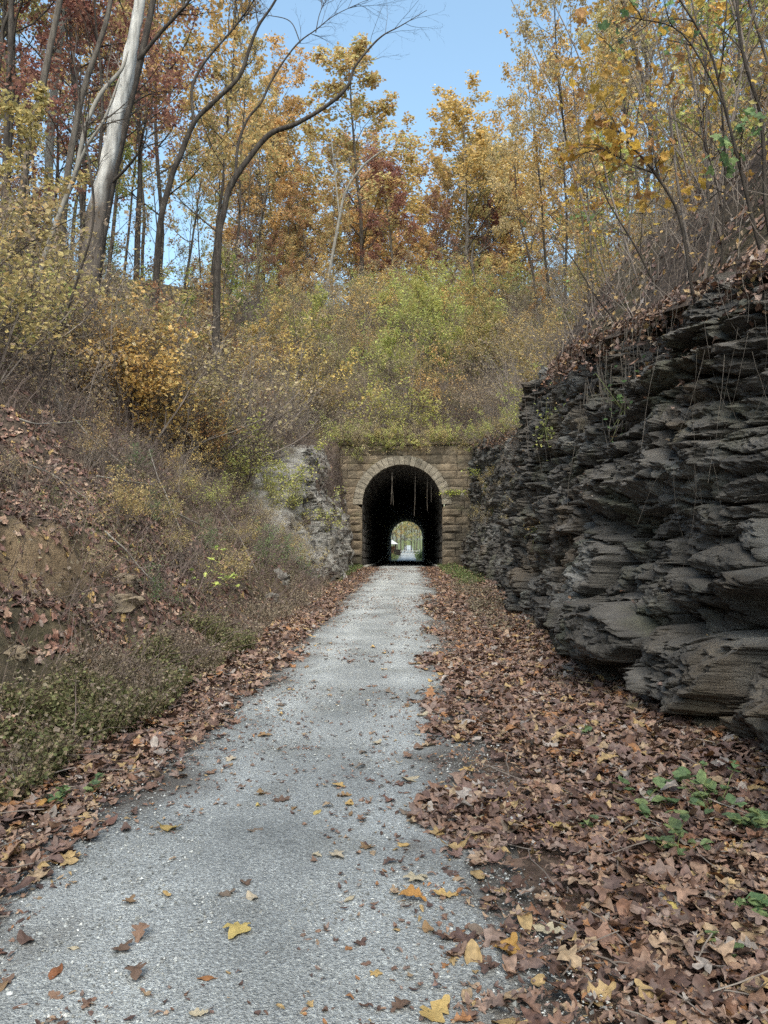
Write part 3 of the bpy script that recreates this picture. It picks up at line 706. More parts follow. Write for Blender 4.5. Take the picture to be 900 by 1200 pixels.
# ------------------------------------------------------------------ plants: generators
def rot_about(v, ax, a):
    ax = ax/np.linalg.norm(ax); return v*math.cos(a)+np.cross(ax, v)*math.sin(a)+ax*np.dot(ax, v)*(1-math.cos(a))
def perp(v, rng):
    a = rng.normal(size=3); a -= v*np.dot(a, v); return a/np.linalg.norm(a)
def grow(p, d, Ln, r, spec, lvl, rng, S, Tp):
    """spec per level: nseg, wig, up, nchild, start, lenratio, angle, rratio"""
    nseg, wig, up, nch, st, lr, ang, rr = spec[lvl]
    pts = [p]; d = d/np.linalg.norm(d); dirs = []
    for i in range(nseg):
        d = d+rng.normal(0, wig, 3)+np.array([0, 0, up]); d /= np.linalg.norm(d)
        q = pts[-1]+d*Ln/nseg
        r0 = r*(1-.8*i/nseg); r1 = r*(1-.8*(i+1)/nseg)
        S.append((*pts[-1], *q, r0, r1, )); pts.append(q); dirs.append(d)
    if lvl == len(spec)-1:
        Tp.append(pts); return
    for k in range(nch):
        t = st+(1-st)*(k+rng.uniform(.1, .9))/nch; f = t*nseg; i = min(int(f), nseg-1); q = pts[i]*(1-(f-i))+pts[i+1]*(f-i)
        dd = rot_about(dirs[i], perp(dirs[i], rng), math.radians(ang)*rng.uniform(.7, 1.25))
        sh = (1-.55*(t-st)/(1-st+1e-6))
        grow(q, dd, Ln*lr*sh*rng.uniform(.75, 1.2), max(r*(1-.8*t)*rr, .003), spec, lvl+1, rng, S, Tp)
    Tp.append(pts[-2:])
def tips_points(Tp, per, spread, rng):
    out = []
    for pts in Tp:
        a = np.array(pts); n = max(1, rng.poisson(per)) if per >= 1 else (1 if rng.rand() < per else 0)
        for _ in range(n):
            t = rng.uniform(.15, 1)*(len(a)-1); i = min(int(t), len(a)-2); q = a[i]*(1-(t-i))+a[i+1]*(t-i)
            out.append(q+rng.normal(0, spread, 3))
    return np.array(out) if out else np.zeros((0, 3))
def make_tree(name, H, r, crown0, lim, lenr, leafmat_, per, lsize, seed, bark='bark', lean=0.0, wig=.03, k=5):
    rng = np.random.RandomState(seed); S = []; Tp = []
    p = np.zeros(3); d = np.array([lean, 0, 1.]); ns = 14; pts = [p-np.array([0, 0, .6])]
    for i in range(ns):
        d = d+rng.normal(0, wig, 3)*np.array([1, 1, .2])+np.array([0, 0, .03]); d /= np.linalg.norm(d); pts.append(pts[-1]+d*(H+.6)/ns)
    rad = r*(1-np.arange(ns+1)/ns*.88)**.9; rad[0] *= 1.35
    V, F, Tc, C = tube_mesh(pts, rad, 7, 2, .12, seed)
    A = Acc(); A.add(V, F, Tc)
    spec = [(5, .10, .05, 5, .25, .5, 42, .6), (4, .14, .03, 4, .2, .5, 45, .6), (3, .2, .0, 0, 0, 0, 0, 0)]
    pts = np.array(pts)
    for k_ in range(lim):
        t = crown0+(1-crown0)*((k_+rng.rand())/lim)**.9; t = min(t, .985); f = t*ns; i = int(f); q = pts[i]*(1-(f-i))+pts[i+1]*(f-i)
        rel = (t-crown0)/(1-crown0); az = k_*2.4+rng.uniform(-.6, .6); an = math.radians(62-34*rel)*rng.uniform(.8, 1.15)
        dd = np.array([math.sin(an)*math.cos(az), math.sin(an)*math.sin(az), math.cos(an)])
        grow(q, dd, H*lenr*(1-.55*rel)*(.55+.45*min(1, rel*4+.3))*rng.uniform(.7, 1.2), max(rad[i]*.5, .02), spec, 0, rng, S, Tp)
    V, F = segs_mesh(np.array(S), 3); A.add(V, F)
    root = empty(name, (0, 0, 0), 'tree', 'tree')
    tr = A.build('trunk', M[bark], root, True); kids = [tr]
    pt = tips_points(Tp, per, lsize*.75, rng)
    if len(pt):
        V, F = leaves_mesh(pt, lsize, rng); kids.append(mk('crown', V, [F], M[leafmat_], root))
    KIDS[root.name] = kids
    return root
def make_shrub(name, H, nst, spread, leafmat_, per, lsize, seed, twig='twig', arch=-.02, r=.022, levels=2):
    rng = np.random.RandomState(seed); S = []; Tp = []
    spec = [(6, .12, arch, 6, .25, .42, 38, .55), (4, .16, .01, 4, .15, .5, 42, .7), (3, .2, 0, 0, 0, 0, 0, 0)]
    for k_ in range(nst):
        az = rng.uniform(0, 2*PI); an = abs(rng.normal(0, spread)); rr = rng.uniform(0, .25)*H*.3
        dd = np.array([math.sin(an)*math.cos(az), math.sin(an)*math.sin(az), math.cos(an)])
        grow(np.array([rr*math.cos(az), rr*math.sin(az), -.3]), dd, (H+.3)*rng.uniform(.6, 1.1), r*rng.uniform(.6, 1.2), spec, 0, rng, S, Tp)
    V, F = segs_mesh(np.array(S), 3)
    root = empty(name, (0, 0, 0), 'shrub', 'shrub'); kids = [mk('branches', V, [F], M[twig], root)]
    pt = tips_points(Tp, per, lsize*.9, rng)
    if len(pt):
        V, F = leaves_mesh(pt, lsize, rng); kids.append(mk('foliage', V, [F], M[leafmat_], root))
    KIDS[root.name] = kids
    return root
PROTOS = []
def remove_tree(o):
    for c in KIDS.get(o.name, []): bpy.data.objects.remove(c)
    bpy.data.objects.remove(o)

# ---- trees
TP = {}
for i, (kd, n) in enumerate((('orange', 3), ('gold', 3), ('olive', 3), ('dred', 2), ('rust', 1), ('pale', 2), ('yelgreen', 1))):
    for j in range(n):
        TP.setdefault(kd, []).append(make_tree('broadleaf_tree', 20, .16, .14+.05*j, 26, .34, kd, {'pale': 11}.get(kd, 14), .215, 100+i*10+j, lean=rs.uniform(-.08, .08)))
for kd in ('gold', 'olive', 'dred', 'pale', 'yelgreen', 'orange', 'rust'):
    TP['w_'+kd] = [make_tree('broadleaf_tree', 20, .14, .38, 17, .27, kd, 11, .19, 170+len(TP)*3+j, 'darkbark', lean=.1*(j-.5), wig=.05) for j in range(2 if kd in ('gold', 'olive') else 1)]
TP['bare'] = [make_tree('broadleaf_tree', 20, .14, .2, 17, .27, 'tan', .8, .2, 190+j, lean=.05*(j-1)) for j in range(2)]
NAMES = {'tan': 'tan leaved', 'orange': 'orange', 'gold': 'golden yellow', 'olive': 'olive and yellow', 'dred': 'dark red brown', 'rust': 'rust brown', 'pale': 'pale yellow', 'yelgreen': 'yellow green', 'bare': 'nearly leafless'}
def tree_at(X, topY, d, kd, label=None, group=None, wid=1.0, z=None, sink=.2, var=None):
    p = P(X, 632, d); zb = float(hill(p[0], d))-sink if z is None else z
    topz = P(X, topY, d)[2]; H = (topz-zb)*(.93 if not kd.startswith('w_') else 1.)
    pr = TP[kd][(var if var is not None else rs.randint(99)) % len(TP[kd])]
    s = H/20.5
    return copy_tree(pr, (p[0], d, zb), rs.uniform(0, 6.28), (s*wid, s*wid, s), label, group)
crest = [  # X, topY, d, kind, width
 (425, 92, 84, 'orange', 1.3, 'broad orange tree, tallest on the ridge above the portal'),
 (548, 96, 84, 'gold', 1.3, 'golden olive tree at the ridge just right of the open sky'),
 (370, 118, 88, 'olive', 1.0, 'olive yellow tree on the ridge left of the broad orange tree'),
 (462, 185, 78, 'dred', 1.1, 'dark red tree low on the ridge between the orange and golden trees'),
 (520, 228, 76, 'dred', 1.0, 'short dark red brown tree on the ridge under the golden tree'),
 (590, 150, 90, 'olive', .9, 'olive tree on the ridge behind the small lime green tree'),
 (326, 205, 80, 'orange', 1.0, 'orange tree on the ridge beside the arching bare limbs'),
 (388, 215, 77, 'orange', .8, 'small bright orange tree low on the ridge'),
 (300, 70, 82, 'gold', 1.0, 'tall golden tree where the left woods meet the ridge'),
 (492, 260, 77, 'rust', .8, 'small rust brown tree in the middle of the ridge')]
for X, ty, d, kd, wd, lb in crest: tree_at(X, ty, d, kd, lb, None, wd*1.15)
for X, ty, d, kd in [(345, 240, 92, 'rust'), (410, 190, 95, 'bare'), (505, 200, 96, 'olive'), (570, 230, 94, 'dred'), (620, 215, 92, 'rust'), (440, 250, 98, 'gold'), (530, 280, 90, 'orange'), (290, 200, 92, 'rust'), (640, 170, 96, 'gold'), (360, 270, 100, 'orange'), (600, 270, 98, 'bare'), (475, 215, 102, 'orange'), (335, 160, 98, 'gold'), (310, 130, 96, 'olive'), (605, 175, 98, 'rust'), (560, 190, 100, 'orange'), (395, 150, 100, 'orange'), (445, 170, 104, 'rust'), (515, 160, 104, 'gold')]:
    tree_at(X, ty, d, kd, 'autumn tree in the second row behind the ridge', 'trees behind the ridge', 1.15)
# left woods
lw = [(265, 20, 62, 'olive'), (228, -60, 50, 'gold'), (250, 90, 70, 'rust'), (190, -120, 46, 'olive'), (205, 60, 60, 'orange'), (150, -200, 40, 'gold'), (165, 0, 62, 'dred'), (120, -60, 52, 'olive'),
      (95, -200, 36, 'dred'), (92, -60, 31, 'dred'), (60, 10, 42, 'dred'), (110, -120, 29, 'dred'), (75, -40, 60, 'gold'), (48, -260, 34, 'olive'), (30, -30, 55, 'yelgreen'), (5, -300, 30, 'gold'), (-20, -60, 48, 'dred'), (-60, -300, 30, 'olive'), (-40, -20, 70, 'gold'),
      (235, 170, 66, 'yelgreen'), (275, 190, 72, 'bare'), (215, 190, 54, 'bare'), (178, 150, 45, 'bare'), (140, 60, 75, 'gold'), (62, 60, 80, 'olive'), (110, 120, 44, 'yelgreen'), (285, 120, 64, 'bare'), (300, 240, 60, 'bare')]
for X, ty, d, kd in lw:
    tree_at(X, ty, d, 'w_'+kd if kd != 'bare' else kd, NAMES[kd]+' woodland tree on the hillside left of the cutting', NAMES[kd]+' trees in the left woods', .8 if X > 200 else .95)
rw = [(665, 55, 46, 'gold'), (700, -40, 40, 'pale'), (735, -60, 44, 'gold'), (760, -150, 36, 'gold'), (640, 110, 60, 'pale'), (690, 70, 62, 'rust'), (800, -260, 34, 'pale'), (845, -220, 40, 'bare'), (890, -300, 32, 'gold'),
      (780, 20, 60, 'orange'), (830, -20, 62, 'gold'), (880, 0, 55, 'dred'), (930, -200, 36, 'pale'), (720, 130, 56, 'bare'), (660, 190, 58, 'bare'), (950, -60, 50, 'gold'), (630, 215, 66, 'gold'), (650, 85, 50, 'gold'), (715, 20, 50, 'gold'), (675, 130, 52, 'gold'), (770, -20, 48, 'pale'), (820, 40, 52, 'gold'), (740, 150, 62, 'gold'), (700, 220, 60, 'orange'), (745, 90, 72, 'pale'), (810, 60, 76, 'orange'), (860, 80, 46, 'bare'), (690, 180, 44, 'pale')]
for X, ty, d, kd in rw:
    tree_at(X, ty, d, 'w_'+kd if kd != 'bare' else kd, NAMES[kd]+' woodland tree on the hillside above the rock wall', NAMES[kd]+' trees above the rock wall', .85)
# beyond the far mouth
for i, (X, d, h, kd) in enumerate([(462, 150, 16, 'yelgreen'), (470, 172, 20, 'pale'), (482, 190, 20, 'yelgreen'), (492, 160, 15, 'bare'), (498, 175, 18, 'gold'), (455, 165, 15, 'gold'), (476, 215, 22, 'pale'), (474, 185, 17, 'pale'), (486, 175, 14, 'pale'), (464, 185, 16, 'pale'), (488, 230, 24, 'yelgreen'), (507, 190, 20, 'pale'), (445, 200, 20, 'yelgreen'), (466, 240, 22, 'bare')]):
    p = P(X, 640, d); s = h/20.5
    copy_tree(TP[kd][0], (p[0], d, -1.7), i*1.1, (s, s, s), 'sunlit tree seen through the far mouth of the tunnel', 'trees beyond the tunnel')
US = {}
for i, (kd, per_) in enumerate((('gold', 9), ('olive', 9), ('tan', 3), ('rust', 5), ('yelgreen', 9), ('dred', 6), ('orange', 8))):
    US[kd] = make_tree('understory_tree', 7, .06, .08, 16, .36, kd, per_*.75, .14, 250+i, lean=.08, wig=.06, k=5)
def under(x, y, kd, s, where):
    copy_tree(US[kd], (x, y, float(hill(x, y))-.1), rs.uniform(0, 6.28), (s*1.1, s*1.1, s), NAMES.get(kd, 'tan leaved')+' understory tree '+where, NAMES.get(kd, 'tan leaved')+' understory trees '+where)
for i in range(46):
    y = rs.uniform(19, 72); x = -(7.6+rs.rand()**1.2*(.22*y+9))
    kd = ['gold', 'tan', 'tan', 'tan', 'rust', 'yelgreen', 'dred', 'olive', 'tan', 'tan'][rs.randint(10)]
    if y > 45: x = -(6+rs.rand()*24)
    under(x, y, kd, rs.uniform(.6, 1.15), 'on the left hillside')
for i in range(42):
    y = rs.uniform(13, 66); x = float(xt(min(y, 44)))+2+rs.rand()**1.2*(.25*y+6)
    under(x, y, ['gold', 'tan', 'yelgreen', 'tan', 'gold', 'orange', 'olive'][rs.randint(7)], rs.uniform(.5, .95), 'above the rock wall')
for i in range(22):
    y = rs.uniform(46.5, 66); x = rs.uniform(-6, 7.5)
    under(x, y, ['yelgreen', 'yelgreen', 'gold', 'tan', 'olive'][rs.randint(5)] if x > -2 else 'tan', rs.uniform(.4, .7), 'on the slope above the portal')
for X in (318, 350, 378, 445, 470, 500, 528, 575, 600, 625, 650):
    y = rs.uniform(68, 79); p = P(X, 632, y); under(float(p[0]), y, ['rust', 'yelgreen', 'orange', 'dred', 'gold', 'tan'][rs.randint(6)], rs.uniform(.6, .95), 'along the ridge')
for o in US.values(): remove_tree(o)
for l_ in TP.values():
    for o in l_: remove_tree(o)

# ---- hand shaped trees
def handtree(name, limbs, mat, label, d, k=10, rough=.12, twigs=None, leaf=None, attr=None, seed=1):
    """limbs: list of [(X,Y,dd,r)...] in photo positions at depth d+dd; first is the trunk"""
    rng = np.random.RandomState(seed); A = Acc(); S = []; Tp = []; LB = []
    for li, lb in enumerate(limbs):
        pts = [P(q[0], q[1], d+q[2]) for q in lb]; rad = [q[3] for q in lb]
        if li == 0:
            g0 = pts[0]; zb = float(hill(g0[0], g0[1]))-.3
            if g0[2] > zb+.2: pts = [np.array([g0[0]-(pts[1][0]-g0[0])*.3, g0[1], zb])]+pts; rad = [rad[0]*1.25]+rad
        V, F, Tc, C = tube_mesh(pts, rad, k if li == 0 else 7, 6, rough, seed+li); LB.append((V, F, Tc, C, rad))
        if twigs:
            nt_, L0, fr = twigs; n = len(C)
            spec = [(5, .13, .02, 5, .2, .5, 35, .6), (4, .17, .01, 3, .2, .5, 38, .7), (3, .2, 0, 0, 0, 0, 0, 0)]
            for q in range(nt_ if li else nt_//2):
                i = int(n*rng.uniform(fr, .99)); dr = C[min(i+1, n-1)]-C[max(i-1, 0)]; dr /= np.linalg.norm(dr)
                dd = rot_about(dr, perp(dr, rng), math.radians(rng.uniform(25, 55)))+np.array([0, 0, .15])
                grow(C[i], dd, L0*rng.uniform(.5, 1.2), min(.03, max(.008, rad[-1]*1.2)), spec, 0, rng, S, Tp)
    base = LB[0][3][0]
    root = empty(name, tuple(base), label, 'tree')
    V, F, Tc, C, rad = LB[0]
    at = None
    if attr == 'bark':
        h = (V[:, 2]-base[2]); at = {'bark': np.clip((1-ss(5.8, 7.4, h+1.3*fbm(V[:, 0]*2, V[:, 1]*2, V[:, 2]*.7, 9, 3)))*.95, 0, 1)}
    mk('trunk', V-base, [F, Tc], mat, root, True, at)
    for V, F, Tc, C, rad in LB[1:]: mk('limb', V-base, [F, Tc], mat, root, True)
    if S:
        S = np.array(S); V, F = segs_mesh(S, 3); mk('crown', V-base, [F], M['darkbark'] if mat != M['palebark'] else M['twig'], root)  # mesh of bare twigs growing off trunk and limbs, in separate pieces
    if leaf:
        pt = tips_points(Tp, leaf[1], leaf[2], rng)
        if len(pt): V, F = leaves_mesh(pt-base, leaf[2], rng); mk('foliage', V-base, [F], M[leaf[0]], root)
    return root
handtree('dead_tree', [
  [(96, 400, 0, 0.357), (106, 300, 0, 0.297), (114, 245, 0, 0.272), (126, 195, 0, 0.230), (134, 150, 0, 0.212), (146, 100, 0, 0.200), (156, 50, 0, 0.187), (164, 0, 0, 0.170), (172, -60, 0, 0.153), (182, -150, 0, 0.102)],
  [(128, 200, 0, 0.128), (125, 178, -.1, 0.085), (123, 160, -.15, 0.060)]],
  M['deadwood'], 'bleached dead trunk with peeled pale wood leaning over the left bank', 24, 18, .26, attr='bark', seed=4)
handtree('leaning_tree', [
  [(112, 340, 0, 0.165), (125, 250, .3, 0.128), (148, 140, .5, 0.120), (166, 65, .6, 0.112), (180, 0, .8, 0.098), (193, -60, 1, 0.068)],
  [(162, 70, .5, 0.075), (185, 42, .4, 0.060), (205, 20, .3, 0.053), (222, 0, .2, 0.041), (240, -40, 0, 0.022)],
  [(130, 215, .3, 0.060), (150, 195, .2, 0.045), (168, 170, 0, 0.030), (172, 150, 0, 0.015)]],
  M['darkbark'], 'dark forked tree standing right behind the bleached dead trunk', 25, 9, .12, (12, 2.0, .4), ('gold', 2, .14), seed=5)
handtree('bare_tree', [
  [(185, 290, 0, 0.119), (200, 212, 0, 0.108), (211, 183, 0, 0.100), (228, 143, 0, 0.089), (250, 120, 0, 0.081), (280, 90, 0, 0.074), (293, 55, 0, 0.063), (303, 30, 0, 0.052), (320, 5, 0, 0.044), (345, -40, 0, 0.030)],
  [(227, 143, 0, 0.066), (225, 105, .2, 0.055), (235, 80, .3, 0.052), (250, 60, .4, 0.044), (268, 40, .5, 0.041), (282, 22, .5, 0.037), (292, 5, .6, 0.030), (300, -40, .8, 0.022)]],
  M['darkbark'], 'dark bare tree with two sinuous limbs, nearest the dead trunk', 28, 10, .10, (9, 2.2, .55), seed=6)
handtree('bare_tree', [
  [(255, 300, 0, 0.140), (262, 250, 0, 0.122), (270, 218, 0, 0.115), (290, 188, 0, 0.108), (308, 165, 0, 0.104), (322, 154, 0, 0.100), (345, 146, 0, 0.089), (372, 131, 0, 0.081), (393, 116, 0, 0.074), (408, 100, 0, 0.063), (415, 80, 0, 0.052), (430, 60, 0, 0.041), (448, 42, 0, 0.030), (470, 30, 0, 0.019), (500, 12, 0, 0.009)],
  [(276, 208, 0, 0.066), (279, 170, .3, 0.059), (290, 140, .5, 0.052), (306, 120, .6, 0.048), (318, 95, .7, 0.044), (335, 68, .8, 0.037), (352, 48, .9, 0.030), (370, 35, 1, 0.022), (392, 18, 1, 0.015), (425, 2, 1, 0.009)],
  [(352, 50, .9, 0.022), (340, 25, 1, 0.019), (315, 18, 1.2, 0.013), (300, 15, 1.2, 0.009)],
  [(370, 38, 1, 0.022), (375, 15, 1, 0.015), (385, -5, 1.2, 0.009)]],
  M['darkbark'], 'bare tree whose long limb arches right across the open sky', 30, 10, .10, (16, 2.4, .6), seed=8)
handtree('woodland_tree', [[(15, 400, 0, 0.154), (28, 210, 0, 0.128), (48, 110, 0, 0.115), (60, 50, 0, 0.106), (72, -10, 0, 0.096), (90, -120, 0, 0.070)]],
  M['bark'], 'straight dark trunk leaning right near the left edge', 25, 10, .08, (8, 2.5, .5), ('olive', 2, .14), seed=9)
handtree('woodland_tree', [[(2, 320, 0, 0.120), (8, 150, 0, 0.102), (12, 60, 0, 0.090), (14, -60, 0, 0.078)], [(10, 80, 0, 0.048), (2, 40, 0, 0.060), (16, 0, 0, 0.060), (30, -60, 0, 0.048)]],
  M['darkbark'], 'forked trunk half cut by the left edge of the view', 27, 9, .08, (8, 2.5, .5), ('yelgreen', 2, .14), seed=10)
handtree('woodland_tree', [[(68, 330, 0, 0.163), (80, 200, 0, 0.116), (97, 110, 0, 0.102), (115, 55, 0, 0.095), (128, 10, 0, 0.082), (140, -80, 0, 0.061)]],
  M['bark'], 'brown trunk leaning right just left of the bleached trunk', 27, 9, .08, (14, 2.6, .3), ('dred', 5, .17), seed=11)
handtree('woodland_tree', [[(55, 330, 0, 0.224), (58, 180, 0, 0.202), (65, 90, 0, 0.185), (76, 0, 0, 0.157), (85, -90, 0, 0.123)]],
  M['palebark'], 'thick pale grey trunk standing further back in the left woods', 38, 10, .06, (10, 3.5, .4), ('olive', 3, .2), seed=12)
handtree('leaning_tree', [[(45, 330, 0, 0.076), (70, 250, 0, 0.072), (88, 205, 0, 0.068), (100, 150, 0, 0.064), (118, 110, .2, 0.060), (142, 82, .4, 0.051), (150, 60, .5, 0.025)],
                          [(78, 232, 0, 0.047), (100, 175, -.3, 0.043), (122, 140, -.3, 0.038), (140, 92, 0, 0.025)]],
  M['palebark'], 'slender pale forked stem leaning against the bleached dead trunk', 22, 8, .08, (5, 1.1, .4), ('gold', 1, .12), seed=13)
handtree('woodland_tree', [[(60, 420, 0, 0.027), (90, 330, 0, 0.027), (110, 250, 0, 0.025), (98, 150, 0, 0.022), (85, 60, 0, 0.016)]],
  M['darkbark'], 'thin stem carrying dark red oak leaves near the left edge', 16, 7, .08, (16, 1.3, .35), ('dred', 5, .13), seed=15)
handtree('woodland_tree', [[(380, 350, 0, 0.154), (395, 270, 0, 0.140), (405, 225, 0, 0.119), (425, 195, 0, 0.098), (450, 175, 0, 0.070)], [(398, 255, 0, 0.084), (392, 200, 0, 0.070), (388, 160, 0, 0.042)]],
  M['palebark'], 'pale forked trunk on the ridge above the portal', 70, 8, .05, (10, 3, .4), ('orange', 4, .25), seed=16)
handtree('small_tree', [[(556, 335, 0, .12), (553, 305, 0, .1), (556, 285, 0, .07)], [(553, 310, 0, .06), (540, 290, 0, .04)], [(554, 305, 0, .06), (572, 285, 0, .04)]],
  M['bark'], 'small lime green tree on the slope above the portal', 64, 7, .05, (16, 2.0, .3), ('yelgreen', 6, .2), seed=17)

# ------------------------------------------------------------------ shrubs
SH = {}
def sh(kd, n, **k):
    for j in range(n): SH.setdefault(kd, []).append(make_shrub('shrub', k['H'], k['nst'], k['spread'], k['leaf'], k['per'], k['ls'], 300+len(SH)*13+j, k.get('twig', 'twig'), k.get('arch', -.02), k.get('r', .022)))
sh('bare', 3, H=3.0, nst=13, spread=.42, leaf='tan', per=.5, ls=.07)
sh('baredark', 2, H=3.0, nst=15, spread=.5, leaf='rust', per=.25, ls=.06, twig='redtwig', arch=-.05)
sh('tan', 2, H=3.0, nst=12, spread=.42, leaf='tan', per=3, ls=.09)
sh('olive', 2, H=3.0, nst=12, spread=.42, leaf='olive', per=4.5, ls=.10)
sh('yelgreen', 3, H=3.0, nst=12, spread=.45, leaf='yelgreen', per=5.5, ls=.105)
sh('gold', 2, H=3.0, nst=11, spread=.42, leaf='gold', per=4.5, ls=.10)
sh('amber', 2, H=3.0, nst=10, spread=.45, leaf='amber', per=6, ls=.11)
sh('green', 1, H=2.4, nst=10, spread=.5, leaf='green', per=4, ls=.08)
SHL = {'bare': 'leafless grey brown shrub', 'baredark': 'tangled dark leafless shrub', 'tan': 'tan leaved shrub', 'olive': 'olive leaved shrub', 'yelgreen': 'yellow green shrub', 'gold': 'golden leaved shrub', 'amber': 'amber leaved shrub', 'green': 'dark green shrub'}
SHREQ = []
def shrub_at(x, y, kd, s, where, label=None, group=True, z=None, tilt=(0, 0)):
    z = float(hill(x, y)) if z is None else z
    pr = SH[kd][rs.randint(len(SH[kd]))]
    lb = label or (SHL[kd]+' '+where)
    SHREQ.append((s/max(y, 3)+(9 if label else 0), pr, (x, y, z-.05), rs.uniform(0, 6.28) if not tilt[0] else rs.uniform(-.4, .4), (s, s, s*rs.uniform(.85, 1.15)), lb, (SHL[kd]+'s '+where) if group and not label else '', tilt))
def place_shrubs(limit=292):
    import mathutils
    SHREQ.sort(key=lambda q: -q[0])
    for q in SHREQ[:limit]: copy_tree(q[1], q[2], q[3], q[4], q[5], q[6], tilt=q[7])
    Vs, Fs, Mi, n, mats = [], [], [], 0, []
    for q in SHREQ[limit:]:
        mw = np.array(mathutils.Matrix.LocRotScale(mathutils.Vector(q[2]), mathutils.Euler((q[7][0], q[7][1], q[3])), mathutils.Vector(q[4])))
        for ch in KIDS[q[1].name]:
            me = ch.data; v = np.empty(len(me.vertices)*3, np.float32); me.vertices.foreach_get('co', v); v = v.reshape(-1, 3)@mw[:3, :3].T+mw[:3, 3]
            f = np.empty(len(me.loops), np.int32); me.loops.foreach_get('vertex_index', f); f = f.reshape(-1, 4)
            mt = me.materials[0]
            if mt not in mats: mats.append(mt)
            Vs.append(v); Fs.append(f+n); Mi.append(np.full(len(f), mats.index(mt), np.int32)); n += len(v)
    if Vs:
        o = mk('shrubbery', np.vstack(Vs), [np.vstack(Fs)], None); [o.data.materials.append(q) for q in mats]
        o.data.polygons.foreach_set('material_index', np.concatenate(Mi)); tag(o, 'far autumn brush filling in behind the nearer shrubs on the slopes', kind='stuff')
def choose(w_):
    k = list(w_); p = np.array([w_[q] for q in k], float); return k[rs.choice(len(k), p=p/p.sum())]
# hill above the portal (most visible yellow green mass)
n = 0
for X, d, kd, s_ in ((80, 21.5, 'bare', 1.5), (105, 22.5, 'tan', 1.4), (135, 22.5, 'bare', 1.3), (160, 23, 'olive', 1.3), (45, 21, 'tan', 1.3), (185, 24, 'bare', 1.5), (230, 26, 'tan', 1.4), (255, 28, 'bare', 1.5), (285, 30, 'baredark', 1.4), (20, 19, 'bare', 1.3), (210, 25, 'baredark', 1.4), (205, 26, 'bare', 1.8), (235, 27, 'bare', 1.9), (262, 27.5, 'bare', 1.8), (290, 28, 'tan', 1.7), (320, 32, 'bare', 1.7), (180, 24.5, 'tan', 1.7), (150, 22, 'bare', 1.6)):
    q = P(X, 632, d); shrub_at(float(q[0]), d, kd, s_, 'on the left bank')
for row_, y in enumerate(np.arange(46.5, 77, 3.1)):
    half = 8+.22*(y-44)+3
    for x in np.arange(-half-1, half+1.5, 2.7+.03*(y-46)):
        xx = x+rs.uniform(-1, 1); yy = y+rs.uniform(-1.1, 1.1)
        if yy < 46: yy = 46
        cfrac = (xx+2)/7
        wts = {'yelgreen': 7 if -3 < xx < 7 else 1.2, 'olive': 2, 'tan': 3, 'bare': 1.4 if xx > -3 else 5, 'gold': 1.6 if y > 55 else .7, 'baredark': 1.5 if xx < -5 else .2, 'amber': .35}
        shrub_at(xx, yy, choose(wts), rs.uniform(.8, 1.7), 'on the hill above the portal'); n += 1
for x in np.arange(-5.2, 4.6, .62):
    shrub_at(x+rs.uniform(-.3, .3), 44.45+rs.uniform(-.2, .3), choose({'yelgreen': 3, 'tan': 3, 'bare': 3, 'olive': 2}), rs.uniform(.35, .6)*(1.4 if x < -2.6 else 1), 'along the top of the portal wall', tilt=(rs.uniform(.4, 1.0), 0), z=7.15); n += 1
# left slope
for y in np.arange(12, 46, 1.9):
    for dx in np.arange(3.2, 19, 2.15):
        yy = y+rs.uniform(-.8, .8); d_ = dx+rs.uniform(-.8, .8)
        lim = np.interp(yy, [12, 20, 30, 44], [5.2, 4.0, 2.6, 1.6])
        if d_ < lim: continue
        if d_ > lim+8+.1*yy: continue
        x = float(bl(yy))-d_; Xp = 480+x*900/yy; front = 12 < yy < 22 and 75 < Xp < 262
        if front and rs.rand() < .45: continue
        wts = {'bare': 7, 'baredark': 4, 'tan': 2.5, 'olive': .9, 'gold': .5, 'yelgreen': .5}
        shrub_at(x, yy, choose(wts), rs.uniform(.75, 1.1)*(1+.5*ss(lim+1, lim+4, d_))*(.55 if front else 1), 'on the left bank'); n += 1
for y in np.arange(30, 44.5, 1.5):
    shrub_at(float(bl(y))-1.5-rs.uniform(0, 1.2), y, choose({'baredark': 5, 'bare': 3, 'tan': 1}), rs.uniform(.45, .8), 'on the left bank'); n += 1
# right hill
for y in np.arange(9, 46, 2.3):
    for u_ in np.arange(1.0, 13, 2.2):
        yy = y+rs.uniform(-.9, .9); q = u_+rs.uniform(-.7, .7)
        if yy < 16 and q < 2.5+(16-yy)*.2: continue
        shrub_at(float(xt(yy))+q, yy, choose({'bare': 5, 'tan': 2, 'gold': 1.6, 'yelgreen': 1.2, 'olive': 1.2}), rs.uniform(.7, 1.15), 'above the rock wall'); n += 1
for y in np.arange(19, 44, 1.8):
    shrub_at(float(xt(y))+rs.uniform(-.1, .5), y, choose({'bare': 3, 'olive': 2, 'yelgreen': 2, 'tan': 2}), rs.uniform(.35, .6), 'above the rock wall', z=float(zt(y))-.1); n += 1
print('shrubs', n)
def shrub_px(X, Y, d, kd, s, label):
    p = P(X, Y, d); z = float(hill(p[0], d)); return shrub_at(p[0], d, kd, s, '', label, False)
def bankpt(X, d, Y=None):
    for dd in np.arange(3, 44, .05):
        q = P(X, Y, dd)
        if q[0] < float(bl(dd)) and q[2] < float(left(q[0], dd)): return q
    return P(X, Y, d)
def shrub_gr(X, Y, kd, s, label):
    p = bankpt(X, 20, Y); return shrub_at(p[0], p[1], kd, s, '', label, False)
def shrub_d(X, d, kd, s, label):
    p = P(X, 632, d); return shrub_at(float(p[0]), d, kd, s, '', label, False)
shrub_d(150, 22.5, 'amber', 1.25, 'tallest golden shrub at the lip of the left bank')
shrub_d(196, 23, 'amber', 1.05, 'golden shrub right of the tallest one at the lip of the left bank')
